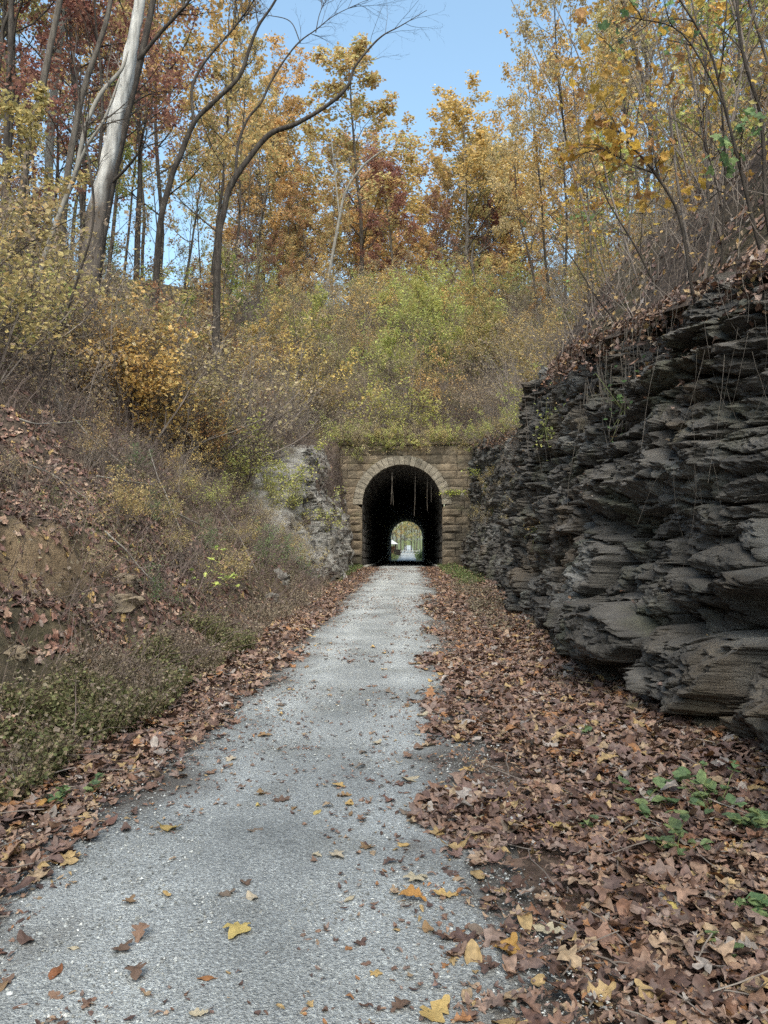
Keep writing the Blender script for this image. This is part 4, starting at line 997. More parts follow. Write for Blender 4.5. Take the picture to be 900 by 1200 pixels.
shrub_d(112, 22, 'gold', 1.15, 'golden shrub leftmost in the clump at the lip of the left bank')
shrub_d(226, 25, 'gold', .8, 'small golden shrub rightmost in the clump at the lip of the left bank')
shrub_d(5, 19, 'yelgreen', .9, 'yellow green shrub high at the left edge')
shrub_d(38, 22, 'olive', 1.1, 'olive shrub on the bank below the bleached trunk')
shrub_gr(298, 590, 'yelgreen', .95, 'bright yellow green shrub hanging over the left bank')
shrub_gr(330, 620, 'yelgreen', .7, 'yellow shrub low on the left bank beside the pale rocks')
shrub_gr(275, 520, 'green', .95, 'dark green shrub behind the yellow green one on the left bank')
shrub_gr(312, 668, 'green', .42, 'low dark green bush at the foot of the left bank')
for (x_, y_, k_, s_) in ((-3.5, 24.2, 'olive', .42), (-4.1, 25.2, 'bare', .45), (-4.6, 24.4, 'tan', .45), (-4.9, 27.5, 'yelgreen', .4), (-5.3, 31, 'tan', .5), (-3.3, 23.4, 'green', .3)):
    shrub_at(x_, y_, k_, s_, 'around the pale outcrop')
for i in range(40):
    y_ = rs.uniform(9.5, 27); x_ = float(bl(y_))-rs.uniform(1.0, 4.2)
    shrub_at(x_, y_, choose({'bare': 5, 'baredark': 4, 'olive': 2, 'tan': 2, 'green': 1, 'yelgreen': 1}), rs.uniform(.18, .34)*(.7+.025*y_), 'low on the left bank')
for X, Y, s in ((270, 690, .3), (240, 640, .28), (180, 705, .2), (330, 650, .35), (215, 590, .3), (150, 610, .22), (250, 560, .35), (205, 655, .2), (290, 645, .28)):
    p = bankpt(X, 15, Y); shrub_at(p[0], p[1], 'olive' if X % 4 else 'green', s, 'low on the left bank')
# growth on the set back rock face between the corner and the portal
for i in range(20):
    y_ = rs.uniform(19, 41); z_ = rs.uniform(1.5, float(zt(y_))-.3); x_ = cliff_x(y_, z_)-.02
    shrub_at(x_, y_, choose({'olive': 3, 'tan': 3, 'bare': 3, 'yelgreen': 2, 'baredark': 2}), rs.uniform(.16, .34), 'rooted in the rock face beside the portal', tilt=(0, 0), z=z_)
place_shrubs()
for l_ in SH.values():
    for o in l_: remove_tree(o)

# ------------------------------------------------------------------ undergrowth (uncountable twigs and dry stems)
def arcs(xs, ys, zs, L0, rng, r=.006, out=None):
    n = len(xs); az = rng.uniform(0, 2*PI, n); el = np.radians(rng.uniform(15, 80, n))
    d = np.stack([np.cos(az)*np.cos(el), np.sin(az)*np.cos(el), np.sin(el)], -1)
    if out is not None: d += np.asarray(out)
    d /= np.linalg.norm(d, axis=1)[:, None]; p = np.stack([xs, ys, zs], -1); S = []
    Ls = L0*rng.uniform(.4, 1.3, n); rr = r*rng.uniform(.6, 1.4, n)
    for k in range(4):
        q = p+d*(Ls/4)[:, None]; S.append(np.concatenate([p, q, (rr*(1-.22*k))[:, None], (rr*(1-.22*(k+1)))[:, None]], 1))
        d = d+rng.normal(0, .25, (n, 3)); d[:, 2] -= .28; d /= np.linalg.norm(d, axis=1)[:, None]; p = q
    return np.vstack(S)
rng = np.random.RandomState(21)
n = 16000; yy = rng.uniform(5, 44, n)**1.0; dd = rng.beta(1.3, 1.6, n)*9.5; dens = fbm(yy*.35, dd*.35, 0, 201, 3)
pm = (rng.rand(n) < ss(-.35, .4, dens+.9*ss(9, 20, yy)-.35)); yy, dd = yy[pm], dd[pm]
xx = bl(yy)-dd; zz = left(xx, yy)-.03
S = arcs(xx, yy, zz, np.interp(yy, [5, 12, 44], [.8, 1.2, 1.35]), rng, np.interp(yy, [5, 44], [.0045, .009]), (.25, 0, 0))
V, F = segs_mesh(S, 3); tag(mk('undergrowth', V, [F], M['redtwig']), 'dry brown twigs and brambles tangled over the left bank', kind='stuff')
n = 11000; k = rng.randint(0, len(S), n); pt = S[k, :3]+rng.normal(0, .03, (n, 3))
V, F = leaves_mesh(pt, np.interp(pt[:, 1], [5, 44], [.035, .075]), rng); tag(mk('bramble_leaves', V, [F], M['weed']), 'sparse small green leaves among the twigs on the left bank', kind='stuff')
# right hill saplings stems + hill above portal
n = 7000; yy = rng.uniform(5, 44, n); q = rng.beta(1, 1.8, n)*9; xx = xt(yy)+.2+q; zz = right(xx, yy)
pm = rng.rand(n) < np.interp(yy, [5, 14, 44], [.22, .8, 1]); S = arcs(xx[pm], yy[pm], zz[pm]-.03, 1.3, rng, .006, (-.1, 0, .6))
n = 5000; yy2 = rng.uniform(45.3, 74, n); xx2 = rng.uniform(-12, 12, n); zz2 = back(xx2, yy2); S2 = arcs(xx2, yy2, zz2-.03, 1.9, rng, .012, (0, 0, .7))
V, F = segs_mesh(np.vstack([S, S2]), 3); tag(mk('undergrowth', V, [F], M['twig']), 'thin grey brown stems crowding the slopes above the rock wall and portal', kind='stuff')
n = 42000; k = rng.randint(0, len(S2), n); pt = S2[k, :3]+rng.normal(0, .3, (n, 3))
V, F = leaves_mesh(pt[fbm(pt[:, 0]*.25, pt[:, 1]*.25, 0, 203, 3) > -.15], .11, rng); tag(mk('undergrowth_leaves', V, [F], M['yelgreen']), 'loose yellow green leaves scattered among the stems above the portal', kind='stuff')
n = 5000; k = rng.randint(0, len(S), n); pt = S[k, :3]+rng.normal(0, .1, (n, 3))
V, F = leaves_mesh(pt, .08, rng); tag(mk('undergrowth_leaves', V, [F], M['gold']), 'loose golden leaves among the stems above the rock wall', kind='stuff')

# ------------------------------------------------------------------ leaf litter
def grad_of(f, x, y, e=.08):
    return np.stack([(f(x+e, y)-f(x-e, y))/(2*e), (f(x, y+e)-f(x, y-e))/(2*e)], -1)
rng = np.random.RandomState(31)
hiP = leaf_protos(22, 12, rng); loP = leaf_protos(9, 8, rng); hiP2 = leaf_protos(16, 10, rng); vhP = leaf_protos(36, 14, rng)
hi = Acc(); lo = Acc()
def litter(n, y0, y1, side, protos, size, zoff=.04, tilt=.27):
    y = rng.uniform(y0, y1, n); l_, r_ = pe(y); u_ = rng.rand(n)
    if side > 0: x = r_-.45+(br(y)+.15-r_+.45)*u_; q = x-r_
    else: x = l_+.32-(l_+.32-bl(y)+.35)*u_; q = l_-x
    p_ = ss(-.42, .30, q+.46*fbm(x*1.5, y*1.1, 0, 215, 5)+.13)**1.4; k_ = rng.rand(n) < p_; x, y, q = x[k_], y[k_], q[k_]; n = len(x)
    z = floorz(x, y)+rng.uniform(0, zoff, n)*ss(-.1, .5, q)+.012+.024*(1-ss(-.05, .1, q))
    sz = size*np.where(rng.rand(n) < .22, rng.uniform(1.15, 1.75, n), rng.uniform(.35, 1.05, n))
    return big_leaves(np.stack([x, y, z], -1), sz, rng, protos, tilt, None, .5)
accs = [litter(9500, 1.7, 5.0, 1, vhP, .080), litter(7500, 5.0, 7.5, 1, hiP, .084), litter(9500, 7.5, 14, 1, hiP, .088), litter(17000, 14, 43.6, 1, loP, .10),
        litter(3400, 1.7, 8, -1, vhP, .082), litter(3600, 8, 16, -1, hiP, .088), litter(5600, 16, 43.6, -1, loP, .10)]
A = Acc()
def merge(A, B):
    V = np.vstack(B.V); A.add(V, *[np.vstack(f) for f in B.F.values()])
for a in accs: merge(A, a)
# small fragments on the gravel
def fragx(y, u_):
    l_, r_ = pe(y); m = rng.rand(len(y)); e = np.where(m < .4, u_**2.6*.5-.05, np.where(m < .8, 1.18-u_**1.7*.6, u_)); return l_+(r_-l_)*e
y = 2.2+41*rng.rand(17000)**1.5; x = fragx(y, rng.rand(17000)); keepm = fbm(x*1.1, y*.55, 0, 211, 3) > -.05; x, y = x[keepm], y[keepm]
merge(A, big_leaves(np.stack([x, y, pathz(x, y)+.004], -1), rng.uniform(.012, .055, len(x))*np.interp(y, [3, 12, 44], [.8, 1.1, 1.7]), rng, loP, .2))
y = 2+14*rng.rand(12000)**1.3; l_, r_ = pe(y); x = np.where(rng.rand(12000) < .8, r_-.2+(br(y)-r_+.2)*rng.rand(12000), l_+.15-.8*rng.rand(12000))
merge(A, big_leaves(np.stack([x, y, floorz(x, y)+.03+.03*rng.rand(12000)], -1), rng.uniform(.012, .045, 12000), rng, loP, .5))
tag(A.build('leaf_litter', M['litter'], None, True), 'thick carpet of brown fallen leaves on both sides of the gravel trail', kind='stuff')
def icos(n, x, y, z, r):
    o_ = np.array([[1, 0, 0], [-1, 0, 0], [0, 1, 0], [0, -1, 0], [0, 0, 1], [0, 0, -1.]]); f_ = np.array([[0, 2, 4], [2, 1, 4], [1, 3, 4], [3, 0, 4], [2, 0, 5], [1, 2, 5], [3, 1, 5], [0, 3, 5]])
    V = o_[None]*(r[:, None, None]*rng.uniform(.55, 1.35, (n, 6, 1)))*np.array([1, 1, .7]); a_ = rng.uniform(0, 6.3, n); c, s_ = np.cos(a_)[:, None], np.sin(a_)[:, None]
    V = np.stack([V[..., 0]*c-V[..., 1]*s_, V[..., 0]*s_+V[..., 1]*c, V[..., 2]], -1)+rng.normal(0, .15, (n, 6, 3))*r[:, None, None]+np.stack([x, y, z], -1)[:, None]
    return V.reshape(-1, 3), (np.arange(n)[:, None, None]*6+f_[None]).reshape(-1, 3)
n = 26000; y = 2.2+12*rng.rand(n)**1.7; l_, r_ = pe(y); x = l_-.1+(r_-l_+.2)*rng.rand(n); k_ = (fbm(x*1.5, y*1.5, 0, 241, 3)+.5*ss(.25, .5, np.abs((x-l_)/(r_-l_)-.5)) > -.05); x, y = x[k_], y[k_]; n = len(x)
V, F = icos(n, x, y, pathz(x, y)+.001, rng.gamma(3, .0011, n)+.0018)
M['grit'] = leafmat('limestone_grit', [(.30, .31, .30), (.40, .41, .40), (.24, .245, .24), (.50, .50, .48), (.34, .33, .30), (.20, .20, .19)], trans=0)
tag(mk('loose_grit', V, [F], M['grit']), 'loose limestone grit on top of the trail', kind='stuff')
n = 900; y = rng.uniform(2, 20, n); x = np.where(rng.rand(n) < .8, .5+rng.rand(n)*2.1, -1.9-rng.rand(n)*.7); az = rng.uniform(0, PI, n); Ls = rng.uniform(.06, .35, n); S = []
p = np.stack([x, y, floorz(x, y)+.05], -1); d = np.stack([np.cos(az), np.sin(az), rng.normal(0, .12, n)], -1)
for k in range(3):
    q = p+d*(Ls/3)[:, None]; S.append(np.concatenate([p, q, np.full((n, 1), .0035), np.full((n, 1), .003)], 1)); p = q; d = d+rng.normal(0, .22, (n, 3))*np.array([1, 1, .3])
V, F = segs_mesh(np.vstack(S), 4); tag(mk('fallen_twigs', V, [F], M['twig']), 'short broken twigs lying in the leaf litter', kind='stuff')
n = 900; y = rng.uniform(3, 44, n); x = br(y)-.05-np.abs(rng.normal(0, .14, n)); V, F = icos(n, x, y, floorz(x, y)+.02, rng.gamma(2.5, .016, n)+.008)
tag(mk('rock_rubble', V, [F], M['rock']), 'small broken flakes of dark rock along the foot of the rock wall', kind='stuff')
def bank(n, y0, y1, dmax, size, f, side, protos):
    y = rng.uniform(y0, y1, n); dd = rng.uniform(0, 1, n)**1.1*dmax
    x = (bl(y)-dd) if side < 0 else (xt(y)-.15+dd); z = f(x, y)
    g = np.clip(grad_of(f, x, y), -1.4, 1.4); keepm = fbm(x*.8, y*.8, 0, 221, 3) > -.45+.35*ss(10, 25, y)
    m_ = keepm
    if side < 0: m_ = m_ & ~((dd > 1.45) & (dd < 1.95) & (y > 7.6) & (y < 9.9) & (rng.rand(n) > .45))
    return big_leaves(np.stack([x, y, z+.01+rng.uniform(0, .03, n)], -1)[m_], (size*rng.uniform(.55, 1.25, n))[m_], rng, protos, .4, g[m_])
A = Acc(); merge(A, bank(17000, 4, 14, 7.0, .105, left, -1, hiP2)); merge(A, bank(15000, 14, 40, 8, .13, left, -1, loP))
tag(A.build('leaf_litter', M['bankleaf']), 'fallen leaves lying over the soil of the left bank', kind='stuff')
n_ = 5200; ly_ = rng.uniform(2.5, 44, n_); lu = rng.normal(-.02, .14, n_); lx = xt(ly_)+lu
lz = np.where(lu > 0, right(lx, ly_), zt(ly_)+lu*1.6)+.02
LIP = big_leaves(np.stack([lx, ly_, lz], -1), .11*rng.uniform(.5, 1.2, n_), rng, loP, .8)
A = Acc(); k_ = (LEDGE[:, 2] > 2.9+.8*rng.rand(len(LEDGE))) | (rng.rand(len(LEDGE)) < .07); merge(A, big_leaves(LEDGE[k_]+np.array([-.02, 0, .015]), .09*rng.uniform(.4, 1.2, int(k_.sum())), rng, loP, .5)); merge(A, LIP); merge(A, bank(9000, 3, 17.5, 6, .12, right, 1, loP)); merge(A, bank(5000, 17, 44, 7, .13, right, 1, loP))
tag(A.build('leaf_litter', M['litter']), 'fallen leaves lying on the slope above the rock wall', kind='stuff')

# single leaves on the gravel
protos1 = []
for i in range(14):
    r2_ = np.random.RandomState(400+i); pr = leaf_protos(30, 1, r2_, (['maple', 'oak', 'oval', 'oak', 'maple', 'oak', 'oval'][i % 7],))
    a = big_leaves([(0, 0, 0)], 1.0, r2_, pr, .12, None, .55)
    V = np.vstack(a.V); V[:, 2] -= V[:, 2].min(); F = [np.vstack(f) for f in a.F.values()]
    # stalk
    sv, sf = segs_mesh([(0, -.3, .05, .03, -.62, .06, .012, .008)], 3); F2 = [f for f in F]; k = len(V)
    o = mk('fallen_leaf', np.vstack([V, sv]), F+[sf+k] if F[0].shape[1] == 3 and len(F) == 1 else [F[0], np.vstack([F[1], sf+k]) if F[1].shape[1] == 4 else F[1]], M['single'], None, True)
    protos1.append(o)
rng = np.random.RandomState(77)
def put_leaf(x, y, s, proto, label, group=None, mat=None):
    c = proto.copy(); COL.objects.link(c); c.location = (x, y, float(pathz(x, y))+.002); c.rotation_euler = (rng.normal(0, .08), rng.normal(0, .08), rng.uniform(0, 6.28)); c.scale = (s, s, s*rng.uniform(.6, 1.1))
    if mat:
        c.data = c.data.copy(); c.data.materials.clear(); c.data.materials.append(mat)
    tag(c, label, 'leaf', group); return c
cnt = 0
while cnt < 235:
    y = 2.3+rng.rand()**1.35*10; l_, r_ = pe(y); u_ = rng.rand(); m_ = rng.rand()
    u_ = u_ if m_ < .45 else (u_**1.8*.35 if m_ < .65 else 1-u_**1.6*.4); x = l_+(r_-l_)*u_
    put_leaf(float(x), float(y), rng.uniform(.05, .125)*(.85+.3*(u_ > .75)), protos1[rng.randint(14)], 'brown fallen leaf lying on the grey gravel', 'brown leaves scattered on the gravel'); cnt += 1
def leaf_px(X, Y, s, pi, mat, label):
    dpt = 1.56*900/(Y-632); p = P(X, Y, dpt); put_leaf(p[0], p[1], s, protos1[pi], label, None, M[mat])
leaf_px(372, 948, .085, 2, 'yel_leaf', 'golden oval leaf lying alone near the middle of the gravel')
leaf_px(302, 941, .05, 6, 'yel_leaf', 'tiny yellow leaf on the gravel left of the golden oval leaf')
leaf_px(280, 1083, .13, 0, 'yel_leaf', 'yellow maple leaf lying on the gravel towards the camera')
leaf_px(393, 996, .10, 4, 'pale_leaf', 'cream maple leaf right of the gravel centre')
leaf_px(272, 887, .10, 4, 'pale_leaf', 'cream leaf far up the gravel on the left half')
leaf_px(243, 1139, .07, 2, 'rust_leaf', 'small rust red oval leaf on the near gravel')
leaf_px(296, 1047, .08, 6, 'pale_leaf', 'pale oval leaf beside the yellow maple leaf')
leaf_px(197, 969, .12, 1, 'yel_leaf', 'pale yellow oak leaf on the left side of the gravel')
leaf_px(48, 948, .15, 2, 'ora_leaf', 'round orange leaf at the edge of the left weeds')
leaf_px(655, 966, .15, 0, 'yel_leaf', 'large yellow maple leaf on the brown litter')
leaf_px(484, 1046, .11, 3, 'ora_leaf', 'orange yellow leaf at the right edge of the gravel')
leaf_px(596, 1100, .13, 1, 'ora_leaf', 'orange oak leaf on the litter beside the gravel')
leaf_px(705, 906, .19, 4, 'rust_leaf', 'big rust orange leaf standing out on the litter')
leaf_px(785, 1052, .13, 6, 'yel_leaf', 'curled butter yellow leaf in the near litter')
leaf_px(510, 1170, .12, 1, 'yel_leaf', 'yellow leaf at the very bottom of the gravel edge')
leaf_px(66, 1135, .10, 2, 'rust_leaf', 'orange red oval leaf at the near left of the gravel')
for o in protos1: bpy.data.objects.remove(o)

# ------------------------------------------------------------------ weeds and grass
def blades(n, xf, y0, y1, zf, h, mat, name, label, nl=5, ls=.03, seed=1, power=1.0):
    rng = np.random.RandomState(seed); y = y0+(y1-y0)*rng.rand(n)**power; x = xf(y, rng); z = zf(x, y)
    nz_ = fbm(x*1.4, y*1.4, 0, 251+seed, 3); kk = rng.rand(n) < ss(-.55, .25, nz_); x, y, z, nz_ = x[kk], y[kk], z[kk], nz_[kk]; n = len(x); h = h*(.55+1.1*ss(-.4, .7, nz_))
    az = rng.uniform(0, 2*PI, n); le = rng.uniform(.1, .7, n); d = np.stack([np.cos(az)*le, np.sin(az)*le, np.ones(n)], -1); d /= np.linalg.norm(d, axis=1)[:, None]
    H = h*rng.uniform(.4, 1.2, n); p = np.stack([x, y, z-.02], -1); S = []; P_ = []
    for k in range(3):
        q = p+d*(H/3)[:, None]; S.append(np.concatenate([p, q, np.full((n, 1), .0024*(1-.25*k)), np.full((n, 1), .0024*(1-.25*(k+1)))], 1))
        for j in range(max(1, nl//3)): P_.append(p+(q-p)*rng.rand(n, 1))
        d = d+rng.normal(0, .2, (n, 3)); d[:, 2] -= .12; d /= np.linalg.norm(d, axis=1)[:, None]; p = q
    A = Acc(); V, F = segs_mesh(np.vstack(S), 3); A.add(V, F); V, F = leaves_mesh(np.vstack(P_), ls, rng, .5, -.1); A.add(V, F)
    return tag(A.build(name, mat), label, kind='stuff')
def wx(y, rng):
    v = rng.rand(len(y)); wdt = np.interp(y, [3.5, 6, 9, 14, 44], [1.0, .9, .7, .5, .5]); return bl(y)+.10-v*wdt+.12*vn(y*1.5, 0, 0, 231)
blades(17000, wx, 3.6, 11, lambda x, y: np.maximum(left(x, y), floorz(x, y)), (.17), M['weed'], 'weeds', 'low olive green weeds at the foot of the left bank', 6, .038, 1, 1.0)
blades(5000, wx, 3.6, 10, lambda x, y: np.maximum(left(x, y), floorz(x, y)), .22, M['dryweed'], 'dry_weeds', 'straw coloured dry stalks mixed into the green weeds on the left', 5, .035, 12)
blades(7000, wx, 10, 43, lambda x, y: np.maximum(left(x, y), floorz(x, y)), .25, M['dryweed'], 'dry_weeds', 'dry brown weeds along the foot of the left bank', 4, .04, 2)
blades(4200, lambda y, r: bl(y)-r.rand(len(y))**1.2*6, 5, 26, left, .24, M['dryweed'], 'dry_weeds', 'dry stalks and dead weeds scattered over the left bank', 3, .05, 3)
blades(5000, lambda y, r: bl(y)-.6-r.rand(len(y))**1.0*3, 8, 26, left, .16, M['weed'], 'weeds', 'patches of small green weeds on the lower left bank', 5, .04, 8)
def gxf(y, r):
    return np.where(r.rand(len(y)) < .5, -2.55-r.rand(len(y))*.6, 1.55+r.rand(len(y))*.9)
blades(5200, gxf, 25, 43.8, lambda x, y: floorz(x, y), .22, M['grass'], 'grass', 'green grass tufts beside the trail in front of the portal', 4, .06, 4)
blades(1800, lambda y, r: 1.3+r.rand(len(y))*.9, 12, 26, floorz, .2, M['dryweed'], 'dry_weeds', 'dry weeds in the litter at the foot of the rock wall', 4, .05, 5)
blades(5200, lambda y, r: -4.4+r.rand(len(y))*8.4, 44.0, 45.2, lambda x, y: 7.12+0*x, .62, M['dryweed'], 'dry_weeds', 'dry weeds hanging over the top of the portal wall', 4, .08, 6)

# ------------------------------------------------------------------ leafy plants in the litter, right
def leafy(x, y, n, h, spread, label, ls=.07, seed=0, zf=floorz, mats=('plantleaf', 'greenstem')):
    rng = np.random.RandomState(seed); z = float(zf(x, y)); root = empty('leafy_plant', (x, y, z), label, 'plant'); S = []; pts = []
    for k in range(n):
        az = rng.uniform(0, 2*PI); an = rng.uniform(.3, 1.15); d = np.array([math.sin(an)*math.cos(az), math.sin(an)*math.sin(az), math.cos(an)]); p = np.zeros(3)
        L_ = spread*rng.uniform(.6, 1.2)
        for j in range(4):
            q = p+d*L_/4; S.append((*p, *q, .003, .0024)); p = q; d = d+np.array([0, 0, -.12])+rng.normal(0, .1, 3); d /= np.linalg.norm(d)
            if j > 0: pts.append(p+rng.normal(0, .02, 3))
        pts.append(p)
    V, F = segs_mesh(S, 3); mk('stems', V, [F], M[mats[1]], root)
    pr = leaf_protos(12, 3, rng, ('oval',)); pts = np.array(pts); pts[:, 2] = np.maximum(pts[:, 2], .04)
    for q in pr[0]: q[:, 0] *= 1.35
    a = big_leaves(pts, ls*rng.uniform(.6, 1.2, len(pts)), rng, pr, .35, None, .3); a.build('leaves', M[mats[0]], root, True)
    return root
M['plantleaf'] = leafmat('fresh_green_leaves', [(.12, .18, .08), (.16, .22, .10), (.10, .15, .075), (.19, .24, .10)], trans=.3, jitter=.12, rough=.45)
for i, (X, Y, n_, spd, lb) in enumerate([(792, 985, 6, .18, 'green broad leaved plant lowest of the patch in the litter'), (835, 940, 9, .30, 'widest green plant of the patch by the rock wall'), (752, 930, 5, .2, 'green plant at the left of the patch in the litter'), (870, 962, 5, .18, 'green plant at the right of the patch nearest the rock'),
        (885, 1040, 3, .12, 'small green plant cut by the right edge'), (848, 1083, 2, .08, 'tiny green sprig alone in the near litter'), (690, 950, 2, .09, 'tiny green sprig left of the plant patch'), (690, 858, 3, .1, 'small green sprig further up the litter'), (60, 935, 4, .15, 'blue green clover like sprig at the edge of the left weeds'), (112, 915, 4, .12, 'small green sprig beside the left weeds')]):
    dpt = 1.5*900/(Y-632); p = P(X, Y, dpt); leafy(float(p[0]), float(p[1]), n_, .1, spd, lb, .075 if i < 5 else .05, 500+i)
p = P(236, 650, 13.0); M['limeleaf'] = leafmat('lime_leaves', F_['lime'], trans=.35)
leafy(float(p[0]), 13.0, 9, .4, .8, 'bright lime green sapling sprig on the middle of the left bank', .11, 520, left, ('limeleaf', 'greenstem'))

# ------------------------------------------------------------------ saplings with big leaves above the rock wall
bigP = leaf_protos(14, 6, np.random.RandomState(9), ('maple',))
def sapling(name, stems, mat, label, d, leafs, seed, twigs=6, tl=.6, lsz=.13, per=1.0, extra=None):
    rng = np.random.RandomState(seed); S = []; Tp = []; LB = []
    for li, lb in enumerate(stems):
        pts = [P(q[0], q[1], d+q[2]) for q in lb]; rad = [q[3] for q in lb]
        if li == 0:
            g0 = pts[0]; zb = float(hill(max(g0[0], float(xt(g0[1]))), g0[1]))-.1
            if g0[2] > zb: pts = [np.array([g0[0]+.1, g0[1], zb])]+pts; rad = [rad[0]*1.1]+rad
        V, F, Tc, C = tube_mesh(pts, rad, 6, 5, .05, seed+li); LB.append((V, F, Tc, C)); n = len(C)
        spec = [(5, .12, .02, 4, .25, .5, 38, .7), (4, .16, 0, 0, 0, 0, 0, 0)]
        for q in range(twigs):
            i = int(n*rng.uniform(.3, .98)); dr = C[min(i+1, n-1)]-C[max(i-1, 0)]; dr /= np.linalg.norm(dr)
            grow(C[i], rot_about(dr, perp(dr, rng), math.radians(rng.uniform(30, 60))), tl*rng.uniform(.5, 1.3), .008, spec, 0, rng, S, Tp)
    base = LB[0][3][0]; root = empty(name, tuple(base), label, 'sapling')
    for i, (V, F, Tc, C) in enumerate(LB): mk('stem', V-base, [F, Tc], mat, root, True)
    if S: V, F = segs_mesh(S, 3); mk('crown', V-base, [F], mat, root)  # side twigs of the sapling only, in separate pieces
    pt = tips_points(Tp, per, .03, rng)
    if extra is not None:
        for (X, Y, dd, sp_, n_) in extra: pt = np.vstack([pt.reshape(-1, 3), P(X, Y, d+dd)+rng.normal(0, 1, (n_, 3))*sp_])
    if len(pt): big_leaves(pt-base, lsz*rng.uniform(.6, 1.2, len(pt)), rng, bigP, .5, None, .4, normal=True).build('foliage', M[leafs], root, True)
    return root
M['maple_y'] = leafmat('yellow_maple_leaves', [(.62, .40, .08), (.56, .35, .08), (.64, .43, .10), (.48, .28, .07), (.38, .20, .08)], trans=.4)
sapling('maple_sapling', [[(812, 345, 0, 0.0169), (796, 254, 0, 0.0156), (765, 200, 0, 0.0130), (737, 168, 0, 0.0097), (712, 140, 0, 0.0065)], [(770, 205, 0, 0.0078), (735, 190, 0, 0.0065), (700, 170, 0, 0.0046)]],
        M['darkbark'], 'thin sapling carrying the big yellow maple leaves over the rock wall', 8.5, 'maple_y', 61, 9, .5, .15, .8, [(722, 160, 0, (.17, .12, .12), 26), (738, 185, 0, (.12, .1, .08), 12), (700, 95, 0, (.3, .2, .15), 14), (745, 60, 0, (.35, .2, .2), 16), (690, 40, .5, (.25, .2, .15), 9), (765, 230, .5, (.3, .2, .2), 12)])
sapling('maple_sapling', [[(890, 290, 0, 0.0195), (868, 200, 0, 0.0169), (848, 120, 0, 0.0143), (832, 60, 0, 0.0117), (800, 5, 0, 0.0091), (770, -40, 0, 0.0065)], [(852, 130, 0, 0.0091), (800, 40, 0, 0.0078), (740, 20, 0, 0.0052)]],
        M['darkbark'], 'dark forked sapling at the upper right with green maple leaves', 8, 'green', 62, 8, .5, .13, .35, [(856, 185, 0, (.14, .1, .06), 14), (876, 150, 0, (.06, .1, .12), 10)])
sapling('bare_sapling', [[(845, 330, 0, 0.0143), (850, 200, 0, 0.0130), (845, 100, 0, 0.0104), (852, 0, 0, 0.0078)], [(848, 250, 0, 0.0078), (825, 150, 0, 0.0065), (828, 60, 0, 0.0052)]],
        M['darkbark'], 'upright bare sapling between the maple saplings', 9, 'maple_y', 63, 8, .8, .10, .25)
sapling('bare_sapling', [[(898, 250, 0, 0.0228), (892, 140, 0, 0.0195), (870, 60, 0, 0.0163), (860, -40, 0, 0.0130)]],
        M['darkbark'], 'dark sapling stem at the right edge of the view', 8.5, 'maple_y', 64, 8, .9, .10, .25)
sapling('bare_sapling', [[(738, 395, 0, 0.0130), (700, 350, 0, 0.0117), (672, 305, 0, 0.0091), (640, 265, 0, 0.0059)]],
        M['darkbark'], 'thin stem leaning left off the top of the rock wall', 12.5, 'green', 65, 4, .5, .09, .2, [(672, 256, 0, (.25, .1, .05), 18)])
sapling('bare_sapling', [[(775, 350, 0, 0.0143), (745, 290, 0, 0.0130), (712, 235, 0, 0.0104), (690, 180, 0, 0.0065)], [(750, 300, 0, 0.0078), (752, 240, 0, 0.0065), (740, 200, 0, 0.0039)]],
        M['darkbark'], 'branching bare sapling leaning left above the rock wall', 11.5, 'maple_y', 66, 7, .7, .09, .5)
for i in range(64):
    y = rs.uniform(8, 34); X = rs.uniform(690, 930); q = P(X, 632, y)
    if q[0] < float(xt(y))+.3: q[0] = float(xt(y))+rs.uniform(.3, 4)
    sx = 480+q[0]*900/y; zb = float(right(q[0], y)); sy = 632-(zb-1.6)*900/y; Hh = rs.uniform(3.5, 7)*900/y
    ln = rs.uniform(-.35, .2)
    sapling('bare_sapling', [[(sx, sy, 0, .019), (sx+ln*Hh*.3, sy-Hh*.33, 0, .016), (sx+ln*Hh*.6+rs.uniform(-14, 14), sy-Hh*.66, 0, .012), (sx+ln*Hh*1.0+rs.uniform(-14, 14), sy-Hh, 0, .006)]],
            M['twig'] if i % 3 else M['bark'], 'slender sapling with a few yellow leaves above the rock wall', y, 'maple_y' if i % 5 else 'yelgreen', 700+i, 14, 1.1, .095, 1.5)['group'] = 'slender saplings above the rock wall'

# ------------------------------------------------------------------ hanging roots on the rock and vines in the mouth
def strands(n, fx, label, seed, group=None, r=.004, name='hanging_roots', mat='root', wob=1.):
    rng = np.random.RandomState(seed); S = []
    for k in range(n):
        p, L_ = fx(rng); ns = 10; d = np.array([rng.normal(0, .1*wob), rng.normal(0, .2*wob), -1.])
        for j in range(ns):
            q = p+d/np.linalg.norm(d)*L_/ns; S.append((*p, *q, r*(1-.04*j), r*(1-.04*(j+1)))); p = q; d = d+wob*rng.normal(0, .13, 3)*np.array([.5, 1, .3]); d[2] = -abs(d[2])
    S = np.array(S); b = S[0, :3].copy(); S[:, :3] -= b; S[:, 3:6] -= b
    V, F = segs_mesh(S, 4); o = mk(name, V, [F], M[mat]); o.location = b; tag(o, label, 'roots' if name == 'hanging_roots' else 'vine', group)
    return o
def onrock(y0, y1, z0, z1, L0, L1):
    def f(rng):
        y = rng.uniform(y0, y1); z = rng.uniform(z0, z1); return np.array([min(cliff_x(y, z), cliff_x(y, z-.5))-.06, y, z]), rng.uniform(L0, L1)
    return f
strands(60, onrock(9.5, 12.5, 3.6, 4.5, .8, 2.4), 'dense curtain of dark roots hanging down the middle of the rock wall', 1)
strands(26, onrock(5.5, 8.5, 3.2, 4.1, .5, 1.8), 'thin roots trailing over the rock wall close to the camera', 2, r=.0018)
